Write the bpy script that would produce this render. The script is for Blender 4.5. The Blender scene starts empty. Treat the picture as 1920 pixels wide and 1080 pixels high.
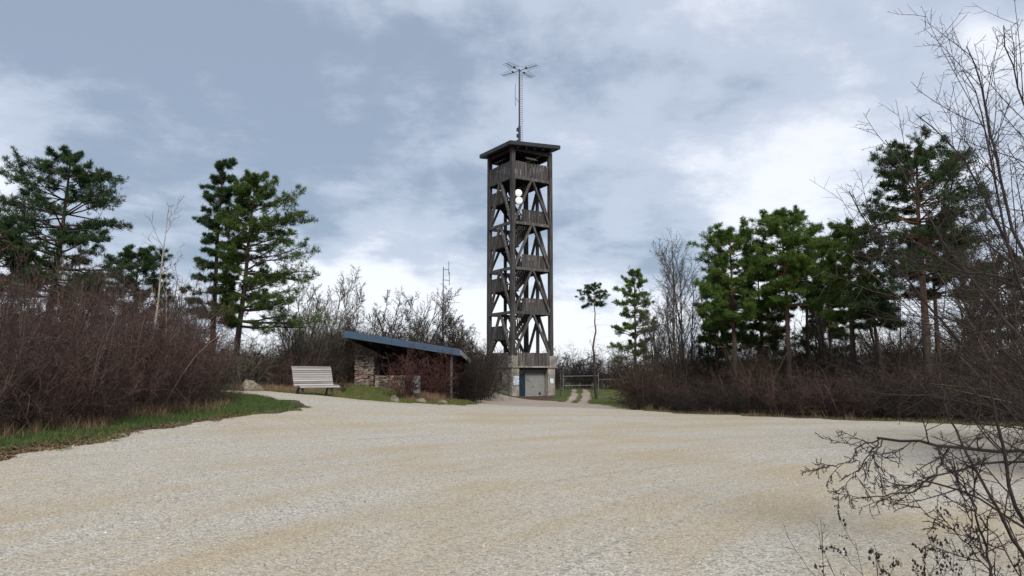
import bpy, math, random
import numpy as np
from mathutils import Vector, Matrix

random.seed(7)
R = math.radians
C = bpy.context.scene.collection
SC = bpy.context.scene

# ------------------------------------------------------------------ camera
F = 1371.0            # focal length in photo pixels
CAMZ = 1.6
TH = math.atan(160 / F)
cd = bpy.data.cameras.new("camera")
cam = bpy.data.objects.new("camera", cd)
C.objects.link(cam)
cam.location = (0, 0, CAMZ)
cam.rotation_euler = (R(90) + TH, 0, 0)
cd.sensor_width = 36
cd.lens = 36 * F / 1920
cd.clip_start = 0.05
cd.clip_end = 6000
SC.camera = cam

# ------------------------------------------------------------------ sky, sun, exposure
SUN_EL, SUN_AZ = R(44), R(170)       # azimuth clockwise from +Y (the view direction)
W = bpy.data.worlds.new("World")
SC.world = W
W.use_nodes = True
SC.view_settings.view_transform = 'Standard'
SC.view_settings.look = 'None'
SC.view_settings.exposure = 1.20
SC.view_settings.gamma = 1.0
SC.view_settings.use_curve_mapping = False


CLOUDS = [(420, 150, 13, -.10), (100, 90, 10, -.05), (800, 310, 9, -.11), (1290, 250, 10, -.11), (1130, 420, 8, -.06), (960, 40, 9, -.03), (600, 280, 9, -.04),
          (60, 330, 9, .14), (300, 400, 8, .16), (660, 480, 9, .09), (790, 560, 9, .06), (1200, 120, 9, .07), (1060, 640, 8, .05),
          (1480, 330, 9, .08), (1720, 150, 10, .05), (740, 90, 6, .05), (40, 60, 6, -.02), (1820, 330, 9, .05)]


def ray_at(px, py, Y):
    """World point at depth Y seen at photo pixel (px, py)."""
    a, b = (px - 960) / F, (540 - py) / F
    dy = math.cos(TH) - b * math.sin(TH)
    dz = math.sin(TH) + b * math.cos(TH)
    s = Y / dy
    return (a * s, Y, CAMZ + dz * s)


def world_nodes():
    nt = W.node_tree
    nt.nodes.clear()
    N = nt.nodes.new
    L = nt.links.new
    out = N('ShaderNodeOutputWorld')
    bg = N('ShaderNodeBackground')
    bg.inputs['Strength'].default_value = 0.1
    sky = N('ShaderNodeTexSky')
    sky.sky_type = 'NISHITA'
    sky.sun_disc = False
    sky.sun_elevation = SUN_EL
    sky.sun_rotation = SUN_AZ
    tc = N('ShaderNodeTexCoord')
    sep = N('ShaderNodeSeparateXYZ')
    L(tc.outputs['Generated'], sep.inputs[0])

    def m(op, a, b=None, clamp=False):
        n = N('ShaderNodeMath')
        n.operation = op
        n.use_clamp = clamp
        for i, v in enumerate((a, b)):
            if v is None:
                continue
            if isinstance(v, (int, float)):
                n.inputs[i].default_value = v
            else:
                L(v, n.inputs[i])
        return n.outputs[0]
    z = m('MAXIMUM', sep.outputs['Z'], 0.0)
    zz = m('ADD', z, 0.22)
    px = m('DIVIDE', sep.outputs['X'], zz)
    py = m('DIVIDE', sep.outputs['Y'], zz)
    cmb = N('ShaderNodeCombineXYZ')
    L(px, cmb.inputs[0]); L(py, cmb.inputs[1])

    def noise(scale, off, detail, rough, dist=0.0):
        mp = N('ShaderNodeMapping')
        mp.inputs['Location'].default_value = off
        mp.inputs['Scale'].default_value = (scale, scale, scale)
        L(cmb.outputs[0], mp.inputs[0])
        n = N('ShaderNodeTexNoise')
        n.inputs['Scale'].default_value = 1.0
        n.inputs['Detail'].default_value = detail
        n.inputs['Roughness'].default_value = rough
        n.inputs['Distortion'].default_value = dist
        L(mp.outputs[0], n.inputs['Vector'])
        return n.outputs['Fac']
    a = noise(0.75, (3.1, 1.7, 0.0), 7, 0.52, 0.0)
    b = noise(3.0, (7.3, 2.2, 4.0), 8, 0.62, 0.15)
    s = m('ADD', m('MULTIPLY', a, 0.62), m('MULTIPLY', b, 0.38))
    # low clouds towards the horizon are brighter
    lo = m('SUBTRACT', 1.0, m('DIVIDE', z, 0.36), True)
    s2 = m('ADD', s, m('MULTIPLY', lo, 0.06))
    # large cloud masses, their rims broken up by noise
    wn = N('ShaderNodeTexNoise'); wn.inputs['Scale'].default_value = 3.2; wn.inputs['Detail'].default_value = 3
    L(tc.outputs['Generated'], wn.inputs['Vector'])
    sb = N('ShaderNodeVectorMath'); sb.operation = 'SUBTRACT'; L(wn.outputs['Color'], sb.inputs[0]); sb.inputs[1].default_value = (.5, .5, .5)
    ss = N('ShaderNodeVectorMath'); ss.operation = 'SCALE'; L(sb.outputs[0], ss.inputs[0]); ss.inputs['Scale'].default_value = .15
    ad = N('ShaderNodeVectorMath'); ad.operation = 'ADD'; L(ss.outputs[0], ad.inputs[0]); L(tc.outputs['Generated'], ad.inputs[1])
    for (qx, qy, sg, amp) in CLOUDS:
        d = Vector(ray_at(qx, qy, 100)) - Vector((0, 0, CAMZ))
        d.normalize()
        dt = N('ShaderNodeVectorMath'); dt.operation = 'DOT_PRODUCT'; L(ad.outputs[0], dt.inputs[0]); dt.inputs[1].default_value = d
        k_ = 1 / (1 - math.cos(R(sg)))
        s2 = m('ADD', s2, m('MULTIPLY', m('EXPONENT', m('MULTIPLY', m('SUBTRACT', dt.outputs['Value'], 1.0), k_)), amp))
    ramp = N('ShaderNodeValToRGB')
    e = ramp.color_ramp.elements
    ramp.color_ramp.interpolation = 'EASE'
    e[0].position = 0.39; e[0].color = (0.235, 0.290, 0.375, 1)
    e[1].position = 0.65; e[1].color = (0.690, 0.710, 0.765, 1)
    k = ramp.color_ramp.elements.new(0.51); k.color = (0.405, 0.455, 0.545, 1)
    L(s2, ramp.inputs[0])
    sc = N('ShaderNodeMix'); sc.data_type = 'RGBA'; sc.blend_type = 'MULTIPLY'
    sc.inputs[0].default_value = 1.0
    L(ramp.outputs[0], sc.inputs[6])
    sc.inputs[7].default_value = (6.0, 6.0, 6.0, 1)
    mix = N('ShaderNodeMix'); mix.data_type = 'RGBA'
    mix.inputs[0].default_value = 0.93
    L(sky.outputs[0], mix.inputs[6])
    L(sc.outputs[2], mix.inputs[7])
    L(mix.outputs[2], bg.inputs['Color'])
    L(bg.outputs[0], out.inputs[0])


world_nodes()
sd = bpy.data.lights.new("sun", 'SUN')
sun = bpy.data.objects.new("sun", sd)
C.objects.link(sun)
sd.energy = 1.5
sd.angle = R(24)
sd.color = (1.0, 0.95, 0.87)
sv = Vector((math.sin(SUN_AZ) * math.cos(SUN_EL), math.cos(SUN_AZ) * math.cos(SUN_EL), math.sin(SUN_EL)))
sun.rotation_euler = sv.to_track_quat('Z', 'Y').to_euler()
SC.cycles.max_bounces = 6
SC.cycles.transparent_max_bounces = 4

# ------------------------------------------------------------------ helpers


def wx(px, Y):
    return ray_at(px, 720, Y)[0]


def zt(py, Y):
    return ray_at(960, py, Y)[2]


def tag(o, label=None, cat=None, group=None, kind=None):
    if label: o['label'] = label
    if cat: o['category'] = cat
    if group: o['group'] = group
    if kind: o['kind'] = kind
    return o


def empty(name, loc=(0, 0, 0), rz=0, label=None, cat=None, group=None):
    o = bpy.data.objects.new(name, None)
    C.objects.link(o)
    o.location = loc
    o.rotation_euler = (0, 0, rz)
    o.empty_display_size = 0.3
    return tag(o, label, cat, group)


class Geo:
    """Collects vertex, quad and triangle arrays."""

    def __init__(s):
        s.v, s.q, s.t, s.n = [], [], [], 0

    def add(s, V, Q=None, T=None):
        V = np.asarray(V, float).reshape(-1, 3)
        if Q is not None and len(Q): s.q.append(np.asarray(Q, int).reshape(-1, 4) + s.n)
        if T is not None and len(T): s.t.append(np.asarray(T, int).reshape(-1, 3) + s.n)
        s.v.append(V)
        s.n += len(V)
        return s

    def arrays(s):
        V = np.concatenate(s.v) if s.v else np.zeros((0, 3))
        Q = np.concatenate(s.q) if s.q else np.zeros((0, 4), int)
        T = np.concatenate(s.t) if s.t else np.zeros((0, 3), int)
        return V, Q, T

    def merge(s, other, M=None):
        V, Q, T = other if isinstance(other, tuple) else other.arrays()
        if M is not None:
            V = V @ M[0].T + M[1]
        return s.add(V, Q, T)

    def mesh(s, name, mat, smooth=False):
        V, Q, T = s.arrays()
        me = bpy.data.meshes.new(name)
        me.vertices.add(len(V))
        me.vertices.foreach_set('co', V.astype(np.float32).ravel())
        nq, ntr = len(Q), len(T)
        me.loops.add(nq * 4 + ntr * 3)
        me.loops.foreach_set('vertex_index', np.concatenate([Q.ravel(), T.ravel()]).astype(np.int32))
        me.polygons.add(nq + ntr)
        st = np.concatenate([np.arange(nq) * 4, nq * 4 + np.arange(ntr) * 3])
        me.polygons.foreach_set('loop_start', st.astype(np.int32))
        me.polygons.foreach_set('use_smooth', np.full(nq + ntr, bool(smooth)))
        me.update(calc_edges=True)
        me.validate()
        if mat: me.materials.append(mat)
        return me

    def build(s, name, mat, parent=None, smooth=False):
        return link(name, s.mesh(name, mat, smooth), parent)

    # simple solids -----------------------------------------------------
    def box(s, c, size, rot=None, taper=None):
        hx, hy, hz = (k / 2 for k in size)
        V = np.array([[x * hx, y * hy, z * hz] for z in (-1, 1) for y in (-1, 1) for x in (-1, 1)])
        if taper: V[4:, :2] *= taper
        if rot is not None: V = V @ np.array(rot).T
        V = V + np.array(c)
        return s.add(V, [[0, 2, 3, 1], [4, 5, 7, 6], [0, 1, 5, 4], [1, 3, 7, 5], [3, 2, 6, 7], [2, 0, 4, 6]])

    def bar(s, a, b, w, h, up=(0, 0, 1)):
        """square timber from a to b: w across, h along up"""
        a, b = np.array(a, float), np.array(b, float)
        d = b - a
        Ln = np.linalg.norm(d)
        d /= Ln
        u = np.array(up, float)
        x = np.cross(d, u)
        if np.linalg.norm(x) < 1e-5: x = np.cross(d, (1, 0, 0))
        x /= np.linalg.norm(x)
        z = np.cross(x, d)
        M = np.stack([x, d, z], 1)
        return s.box((a + b) / 2, (w, Ln, h), M)

    def cyl(s, a, b, r0, r1=None, n=8):
        r1 = r0 if r1 is None else r1
        P = np.array([[a, b]], float)
        tube(s, P, np.array([[r0, r1]]), n)
        k = s.n - 2 * n
        for o, ctr in ((0, a), (n, b)):
            s.add([ctr])
            c = s.n - 1
            s.t.append(np.array([[k + o + i, k + o + (i + 1) % n, c] if o else [k + o + (i + 1) % n, k + o + i, c] for i in range(n)]))
        return s


def link(name, me, parent=None):
    o = bpy.data.objects.new(name, me)
    C.objects.link(o)
    if parent is not None: o.parent = parent
    return o


def copy_tree(o, parent=None):
    c = o.copy()
    C.objects.link(c)
    if parent is not None: c.parent = parent
    for ch in list(o.children): copy_tree(ch, c)
    return c


def unit(v):
    return v / (np.linalg.norm(v, axis=-1, keepdims=True) + 1e-9)


def tube(g, P, Rr, sides=3):
    """P (n,k,3) polylines, Rr (n,k) radii -> connected tubes"""
    n, k, _ = P.shape
    T = np.empty_like(P)
    T[:, 1:-1] = P[:, 2:] - P[:, :-2]
    T[:, 0] = P[:, 1] - P[:, 0]
    T[:, -1] = P[:, -1] - P[:, -2]
    T = unit(T)
    ref = np.where(np.abs(T[:, :1, 2:3]) > 0.8, np.array([[[1., 0, 0]]]), np.array([[[0, 0, 1.]]]))
    A = unit(np.cross(T, np.broadcast_to(ref, T.shape)))
    B = np.cross(T, A)
    th = np.arange(sides) / sides * 2 * math.pi
    V = P[:, :, None] + Rr[:, :, None, None] * (A[:, :, None] * np.cos(th)[:, None] + B[:, :, None] * np.sin(th)[:, None])
    idx = np.arange(n * k * sides).reshape(n, k, sides)
    nx = np.roll(idx, -1, 2)
    Q = np.stack([idx[:, :-1], nx[:, :-1], nx[:, 1:], idx[:, 1:]], -1).reshape(-1, 4)
    g.add(V.reshape(-1, 3), Q)


def cones(g, A, B, r):
    """thin pointed twigs from A to B, three triangles each"""
    T = unit(B - A)
    ref = np.where(np.abs(T[:, 2:3]) > 0.8, np.array([[1., 0, 0]]), np.array([[0, 0, 1.]]))
    X = unit(np.cross(T, ref))
    Y = np.cross(T, X)
    n = len(A)
    V = np.empty((n, 4, 3))
    for i in range(3):
        a = i * 2.0944
        V[:, i] = A + (X * math.cos(a) + Y * math.sin(a)) * r[:, None]
    V[:, 3] = B
    b = np.arange(n)[:, None] * 4
    Tt = np.concatenate([b + [0, 1, 3], b + [1, 2, 3], b + [2, 0, 3]])
    g.add(V.reshape(-1, 3), None, Tt)


def grow(rng, P, Rr, n, t0, t1, ang, ratio, k, up=0.0, wig=0.12, rr=0.6, tip=0.35, rmin=0.003):
    """children branches of every polyline in P"""
    m, kp, _ = P.shape
    plen = np.linalg.norm(np.diff(P, axis=1), axis=2).sum(1)
    N = m * n
    pi = np.repeat(np.arange(m), n)
    t = t0 + (t1 - t0) * ((np.tile(np.arange(n), m) + rng.random(N)) / n)
    f = t * (kp - 1)
    i = np.minimum(f.astype(int), kp - 2)
    w = (f - i)[:, None]
    pos = P[pi, i] * (1 - w) + P[pi, i + 1] * w
    rad = Rr[pi, i] * (1 - w[:, 0]) + Rr[pi, i + 1] * w[:, 0]
    T = unit(P[pi, i + 1] - P[pi, i])
    rnd = unit(rng.normal(size=(N, 3)))
    perp = unit(rnd - (rnd * T).sum(1, keepdims=True) * T)
    a = np.radians(rng.uniform(ang[0], ang[1], N))[:, None]
    d = T * np.cos(a) + perp * np.sin(a)
    Ln = plen[pi] * ratio * (1.15 - 0.6 * t) * rng.uniform(0.6, 1.25, N)
    out = np.empty((N, k, 3))
    out[:, 0] = pos
    for j in range(1, k):
        d = unit(d + rng.normal(size=(N, 3)) * wig + np.array([0, 0, up]))
        out[:, j] = out[:, j - 1] + d * (Ln / (k - 1))[:, None]
    r0 = np.maximum(rad * rr, rmin)
    Ro = r0[:, None] * np.linspace(1, tip, k)[None]
    return out, Ro


# ------------------------------------------------------------------ terrain
CP = []


def cp(px, py, Y):
    a = ray_at(px, py, Y)
    CP.append(a)


for a in [(0, 858, 13.2), (250, 812, 17), (430, 783, 20.5), (575, 765, 24.5), (460, 742, 28), (380, 735, 30.5),
          (540, 740, 30.2), (592, 738, 29.8), (640, 748, 31), (750, 756, 33.5), (870, 761, 36), (910, 757, 39),
          (686, 722, 41), (740, 727, 41), (846, 750, 40.5), (885, 757, 42), (470, 729, 29.5),
          (912, 734, 62), (932, 737, 63), (960, 745, 64), (1038, 746, 66), (985, 750, 61), (1060, 756, 54),
          (1100, 757, 50), (1180, 767, 40), (1000, 763, 43), (960, 764, 35), (1085, 739, 66), (1110, 735, 67), (1170, 738, 66),
          (1200, 771, 33), (1300, 777, 30.5), (1500, 785, 27), (1700, 793, 24.5), (1920, 802, 22), (1130, 766, 37), (1060, 765, 36.5)]:
    cp(*a)
for a in [(-12, 4, 0.02), (-4, 4, 0), (4, 4, 0), (12, 4, 0), (0, 12, 0), (6, 12, 0), (-5, 12, 0.03), (0, 20, 0), (7, 20, 0), (-4, 20, .06),
          (-20, 12, .5), (-22, 25, .9), (-20, 40, 1.2), (-10, 50, .8), (-4, 70, .6), (20, 30, .05), (25, 15, 0), (20, 50, -.2), (20, 80, -.3),
          (0, 90, 0), (-30, 80, .8), (40, 80, 0), (40, 30, 0), (-40, 20, .8), (-40, -10, .4), (40, -10, 0), (0, -15, 0)]:
    CP.append(a)
CPA = np.array(CP)


def _tps():
    X = CPA[:, :2]
    n = len(X)
    d = np.linalg.norm(X[:, None] - X[None], axis=2)
    K = np.where(d > 0, d * d * np.log(d + 1e-9), 0) + np.eye(n) * 4.0
    Pm = np.concatenate([np.ones((n, 1)), X], 1)
    A = np.zeros((n + 3, n + 3))
    A[:n, :n] = K; A[:n, n:] = Pm; A[n:, :n] = Pm.T
    return np.linalg.solve(A, np.concatenate([CPA[:, 2], np.zeros(3)]))


TPS = _tps()


def gz(x, y):
    x = np.atleast_1d(np.asarray(x, float)); y = np.atleast_1d(np.asarray(y, float))
    xc, yc = np.clip(x, -40, 40), np.clip(y, -15, 90)
    out = np.empty(len(xc))
    for s in range(0, len(xc), 20000):
        a, b = xc[s:s + 20000], yc[s:s + 20000]
        d2 = (a[:, None] - CPA[None, :, 0]) ** 2 + (b[:, None] - CPA[None, :, 1]) ** 2
        k = np.where(d2 > 0, 0.5 * d2 * np.log(d2 + 1e-12), 0)
        out[s:s + 20000] = k @ TPS[:-3] + TPS[-3] + TPS[-2] * a + TPS[-1] * b
    far = np.hypot(x - xc, y - yc)
    return out * np.exp(-far / 120)


def g1(x, y):
    return float(gz(x, y)[0])


def sdf_poly(px, py, poly):
    """signed distance to polygon, negative inside"""
    poly = np.asarray(poly, float)
    d = np.full(len(px), 1e9)
    ins = np.zeros(len(px), bool)
    for i in range(len(poly)):
        a, b = poly[i], poly[(i + 1) % len(poly)]
        ab = b - a
        t = np.clip(((px - a[0]) * ab[0] + (py - a[1]) * ab[1]) / (ab @ ab), 0, 1)
        d = np.minimum(d, np.hypot(px - a[0] - t * ab[0], py - a[1] - t * ab[1]))
        c = (a[1] > py) != (b[1] > py)
        with np.errstate(divide='ignore', invalid='ignore'):
            xi = a[0] + (py - a[1]) * ab[0] / (ab[1] if ab[1] else 1e-9)
        ins ^= c & (px < xi)
    return np.where(ins, -d, d)


def vnoise(x, y, s, seed=0):
    """cheap smooth value noise in -1..1"""
    rg = np.random.default_rng(seed)
    tab = rg.random((256, 256)) * 2 - 1
    x, y = x / s, y / s
    i, j = np.floor(x).astype(int), np.floor(y).astype(int)
    u, v = x - i, y - j
    u, v = u * u * (3 - 2 * u), v * v * (3 - 2 * v)
    T = lambda a, b: tab[a % 256, b % 256]
    return (T(i, j) * (1 - u) + T(i + 1, j) * u) * (1 - v) + (T(i, j + 1) * (1 - u) + T(i + 1, j + 1) * u) * v


def pts(L):
    return [(wx(a, Y), Y) for a, Y in L]


LOT = [(-30, -12), (-30, 4), (-16, 9.0)] + pts([(0, 13.0), (130, 15), (250, 17), (430, 20.5), (520, 22.6), (572, 24.5), (545, 26.4), (460, 28), (380, 30)]) + \
    [(-18, 31.5), (-18, 33.2)] + pts([(380, 31.8), (470, 30.9), (540, 30.3), (640, 31), (750, 33.5), (870, 36), (902, 38.2)]) + \
    [(-0.6, 39.2), (1.5, 39.2), (3.6, 38.6)] + pts([(1130, 37), (1200, 33.2), (1300, 30.7), (1500, 27.2), (1700, 24.7), (1920, 22.2)]) + [(30, 13), (30, -12)]
PATH = [(-1.5, 38)] + pts([(893, 48), (905, 58), (908, 66), (922, 66), (934, 63.3), (957, 62.4), (985, 62.2), (1030, 62.6), (1060, 57), (1100, 51.5), (1150, 45), (1190, 38.5)]) + [(5.3, 36), (3.0, 37), (0, 37.5)]
RUT1 = pts([(1030, 47), (1038, 50), (1052, 56), (1070, 66), (1074, 74), (1080, 74), (1082, 66), (1068, 56), (1060, 50), (1054, 47)])
RUT2 = pts([(1072, 47), (1076, 50), (1082, 56), (1093, 66), (1092, 74), (1098, 74), (1106, 66), (1102, 56), (1100, 50), (1098, 47)])

# grass regions
VERGE = [(-16, 9.6)] + pts([(0, 13.2), (130, 15.2), (250, 17.2), (430, 20.7), (520, 22.8), (570, 24.5), (545, 26.2), (460, 27.8), (400, 29.3), (330, 25), (150, 19), (0, 16)]) + [(-18, 12)]
BANK = pts([(380, 32), (470, 31), (540, 30.4), (640, 31.2), (750, 33.7), (870, 36.2), (900, 38), (880, 41), (780, 41.5), (700, 40.6), (640, 40), (560, 34.5), (430, 33.5), (340, 34)])
MOUND = pts([(912, 66.4), (936, 63.6), (957, 62.8), (957, 66), (948, 72), (905, 72)])
LAWN = pts([(1095, 52), (1150, 45.3), (1195, 38.5), (1225, 38), (1250, 60), (1240, 75), (1020, 80), (1042, 66), (1035, 63), (1062, 57)])
HEDGEV = pts([(1195, 34), (1200, 33.4), (1300, 30.9), (1500, 27.4), (1700, 24.9), (1920, 22.4), (1920, 23.4), (1700, 25.7), (1500, 28.2), (1300, 31.7), (1205, 34.5)])


def axis(c0, c1, fine, far):
    a = list(np.arange(c0, c1 + 1e-6, fine))
    step = fine
    v = c1
    hi = []
    while v < far:
        step *= 1.22
        v += step
        hi.append(v)
    step = fine
    v = c0
    lo = []
    while v > -far:
        step *= 1.22
        v -= step
        lo.append(v)
    return np.array(lo[::-1] + a + hi)


AX = axis(-20, 20, 0.26, 3000)
AY = axis(1, 76, 0.32, 3000)
GX, GY = np.meshgrid(AX, AY)
fx, fy = GX.ravel(), GY.ravel()
fz = gz(fx, fy)
near = np.exp(-(np.maximum(0, np.hypot(fx, fy - 30) - 60) / 30))
fz = fz + near * (0.022 * vnoise(fx, fy, 2.4, 3) + 0.010 * vnoise(fx, fy, 0.8, 4))
NXg, NYg = len(AX), len(AY)
ID = np.arange(NXg * NYg).reshape(NYg, NXg)
QG = np.stack([ID[:-1, :-1], ID[:-1, 1:], ID[1:, 1:], ID[1:, :-1]], -1).reshape(-1, 4)
TG = np.concatenate([QG[:, [0, 1, 2]], QG[:, [0, 2, 3]]])


def ground_z(x, y):
    x = np.atleast_1d(x); y = np.atleast_1d(y)
    return gz(x, y) + 0.022 * vnoise(x, y, 2.4, 3) + 0.010 * vnoise(x, y, 0.8, 4)


def sheet(name, sd, lift, mat, kind='structure'):
    """ground triangles clipped to sd < 0, lifted"""
    V = np.stack([fx, fy, fz + lift], 1)
    s = sd[TG]
    full = (s < 0).all(1)
    part = (s < 0).any(1) & ~full
    used = TG[full]
    ev, et = [], []
    base = len(V)
    for tri in TG[part]:
        poly = []
        for i in range(3):
            a, b = tri[i], tri[(i + 1) % 3]
            if sd[a] < 0: poly.append(V[a])
            if (sd[a] < 0) != (sd[b] < 0):
                w = sd[a] / (sd[a] - sd[b])
                poly.append(V[a] * (1 - w) + V[b] * w)
        k = base + len(ev)
        ev += poly
        for j in range(1, len(poly) - 1): et.append([k, k + j, k + j + 1])
    VV = np.concatenate([V, np.array(ev).reshape(-1, 3)])
    TT = np.concatenate([used, np.array(et, int).reshape(-1, 3)])
    u, inv = np.unique(TT, return_inverse=True)
    g = Geo()
    g.add(VV[u], None, inv.reshape(-1, 3))
    o = g.build(name, mat, smooth=True)
    o['kind'] = kind
    return o


# ------------------------------------------------------------------ materials
class Mat:
    def __init__(s, name):
        s.m = bpy.data.materials.new(name)
        s.m.use_nodes = True
        s.nt = s.m.node_tree
        s.b = s.nt.nodes['Principled BSDF']
        s.b.inputs['Roughness'].default_value = 0.85
        s.b.inputs['Specular IOR Level'].default_value = 0.25
        s.co = None

    def n(s, t, **kw):
        nd = s.nt.nodes.new(t)
        for k, v in kw.items(): setattr(nd, k, v)
        return nd

    def l(s, a, b): s.nt.links.new(a, b)

    def coord(s, scale=(1, 1, 1), rot=(0, 0, 0), src='Object'):
        if s.co is None: s.co = s.n('ShaderNodeTexCoord')
        mp = s.n('ShaderNodeMapping')
        mp.inputs['Scale'].default_value = scale
        mp.inputs['Rotation'].default_value = rot
        s.l(s.co.outputs[src], mp.inputs[0])
        return mp.outputs[0]

    def noise(s, vec, scale, detail=4, rough=.55, dist=0):
        nd = s.n('ShaderNodeTexNoise')
        nd.inputs['Scale'].default_value = scale
        nd.inputs['Detail'].default_value = detail
        nd.inputs['Roughness'].default_value = rough
        nd.inputs['Distortion'].default_value = dist
        s.l(vec, nd.inputs['Vector'])
        return nd.outputs['Fac']

    def ramp(s, fac, stops):
        r = s.n('ShaderNodeValToRGB')
        e = r.color_ramp.elements
        while len(e) < len(stops): e.new(0.5)
        for k, (p, c) in zip(e, stops):
            k.position = p
            k.color = (*c, 1) if not isinstance(c, (int, float)) else (c, c, c, 1)
        s.l(fac, r.inputs[0])
        return r.outputs[0]

    def mix(s, fac, a, b, mode='MIX'):
        nd = s.n('ShaderNodeMix', data_type='RGBA', blend_type=mode)
        for i, v in ((0, fac), (6, a), (7, b)):
            if isinstance(v, (int, float)): nd.inputs[i].default_value = v if i == 0 else (v, v, v, 1)
            elif isinstance(v, tuple): nd.inputs[i].default_value = (*v, 1)
            else: s.l(v, nd.inputs[i])
        return nd.outputs[2]

    def math(s, op, a, b=0.0, clamp=False):
        nd = s.n('ShaderNodeMath', operation=op, use_clamp=clamp)
        for i, v in enumerate((a, b)):
            if isinstance(v, (int, float)): nd.inputs[i].default_value = v
            else: s.l(v, nd.inputs[i])
        return nd.outputs[0]

    def bump(s, h, strength=.3, dist=.02):
        nd = s.n('ShaderNodeBump')
        nd.inputs['Strength'].default_value = strength
        nd.inputs['Distance'].default_value = dist
        s.l(h, nd.inputs['Height'])
        s.l(nd.outputs[0], s.b.inputs['Normal'])

    def color(s, c):
        if isinstance(c, tuple): s.b.inputs['Base Color'].default_value = (*c, 1)
        else: s.l(c, s.b.inputs['Base Color'])
        return s

    def island(s):
        return s.n('ShaderNodeNewGeometry').outputs['Random Per Island']


def m_gravel(name, pale, warm, dark):
    M = Mat(name)
    v = M.coord()
    # wheel sweeps: curved streaks round a point beside the lot
    sep = M.n('ShaderNodeSeparateXYZ'); M.l(v, sep.inputs[0])
    dx = M.math('SUBTRACT', sep.outputs[0], 14.0); dy = M.math('SUBTRACT', sep.outputs[1], -1.0)
    r = M.math('SQRT', M.math('ADD', M.math('MULTIPLY', dx, dx), M.math('MULTIPLY', dy, dy)))
    an = M.math('ARCTAN2', dy, dx)
    cb = M.n('ShaderNodeCombineXYZ'); M.l(M.math('MULTIPLY', r, .85), cb.inputs[0]); M.l(M.math('MULTIPLY', an, 2.4), cb.inputs[1])
    streak0 = M.noise(cb.outputs[0], 1.0, 5, .55, .6)
    cb2 = M.n('ShaderNodeCombineXYZ'); M.l(M.math('MULTIPLY', r, 4.2), cb2.inputs[0]); M.l(M.math('MULTIPLY', an, 3.2), cb2.inputs[1])
    tyre = M.noise(cb2.outputs[0], 1.0, 3, .6, .3)
    streak = M.math('ADD', M.math('MULTIPLY', streak0, .68), M.math('MULTIPLY', tyre, .32))
    patch = M.noise(v, 0.22, 5, .6, .5)
    s = M.math('ADD', M.math('MULTIPLY', streak, .60), M.math('MULTIPLY', patch, .40))
    base = M.mix(M.ramp(s, [(.42, 0.0), (.56, 1.0)]), warm, pale)
    rut = M.math('MULTIPLY', M.ramp(tyre, [(.56, 0.0), (.68, .55)]), M.ramp(patch, [(.38, 0.0), (.55, 1.0)]))
    base = M.mix(rut, base, M.mix(1.0, base, (.74, .70, .64), 'MULTIPLY'))
    vo = M.n('ShaderNodeTexVoronoi'); vo.inputs['Scale'].default_value = 36; vo.inputs['Randomness'].default_value = 1
    M.l(v, vo.inputs['Vector'])
    vsep = M.n('ShaderNodeSeparateColor'); M.l(vo.outputs['Color'], vsep.inputs[0])
    vo2 = M.n('ShaderNodeTexVoronoi'); vo2.inputs['Scale'].default_value = 100; M.l(v, vo2.inputs['Vector'])
    v2s = M.n('ShaderNodeSeparateColor'); M.l(vo2.outputs['Color'], v2s.inputs[0])
    # stones are coarser and greyer where the streak is pale, fine sand where warm
    st = M.ramp(s, [(.40, .35), (.60, 1.0)])
    stone = M.ramp(vsep.outputs[0], [(0, .50), (.30, .88), (.75, 1.05), (1, 1.22)])
    fine = M.ramp(v2s.outputs[0], [(0, .62), (.5, .98), (1, 1.20)])
    c = M.mix(st, base, M.mix(1.0, base, stone, 'MULTIPLY'))
    c = M.mix(.8, c, M.mix(1.0, c, fine, 'MULTIPLY'))
    gap = M.ramp(vo.outputs['Distance'], [(.45, 1.0), (.75, .66)])
    c = M.mix(st, c, M.mix(1.0, c, gap, 'MULTIPLY'))
    grit = M.noise(v, 9, 6, .7)
    c = M.mix(M.ramp(grit, [(.60, 0.0), (.72, .55)]), c, dark)
    M.color(c)
    h = M.math('ADD', M.math('MULTIPLY', vo.outputs['Distance'], -1.0), M.math('MULTIPLY', vo2.outputs['Distance'], -.4))
    M.bump(h, .8, .012)
    M.b.inputs['Roughness'].default_value = .95
    M.b.inputs['Specular IOR Level'].default_value = .1
    return M.m


def m_ground():
    M = Mat('ground_soil')
    v = M.coord()
    at = M.n('ShaderNodeAttribute', attribute_name='grass')
    n1 = M.noise(v, 1.1, 6, .65)
    n2 = M.noise(v, 14, 5, .7)
    soil = M.ramp(n2, [(.3, (.025, .018, .012)), (.55, (.075, .052, .034)), (.75, (.16, .115, .075))])
    green = M.ramp(n2, [(.3, (.022, .042, .011)), (.55, (.045, .08, .02)), (.8, (.09, .11, .035))])
    green = M.mix(M.ramp(n1, [(.48, 0.0), (.68, .8)]), green, M.ramp(n2, [(.3, (.12, .09, .045)), (.7, (.24, .19, .10))]))
    c = M.mix(at.outputs['Fac'], soil, green)
    M.color(c)
    M.bump(n2, .8, .05)
    return M.m


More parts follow.
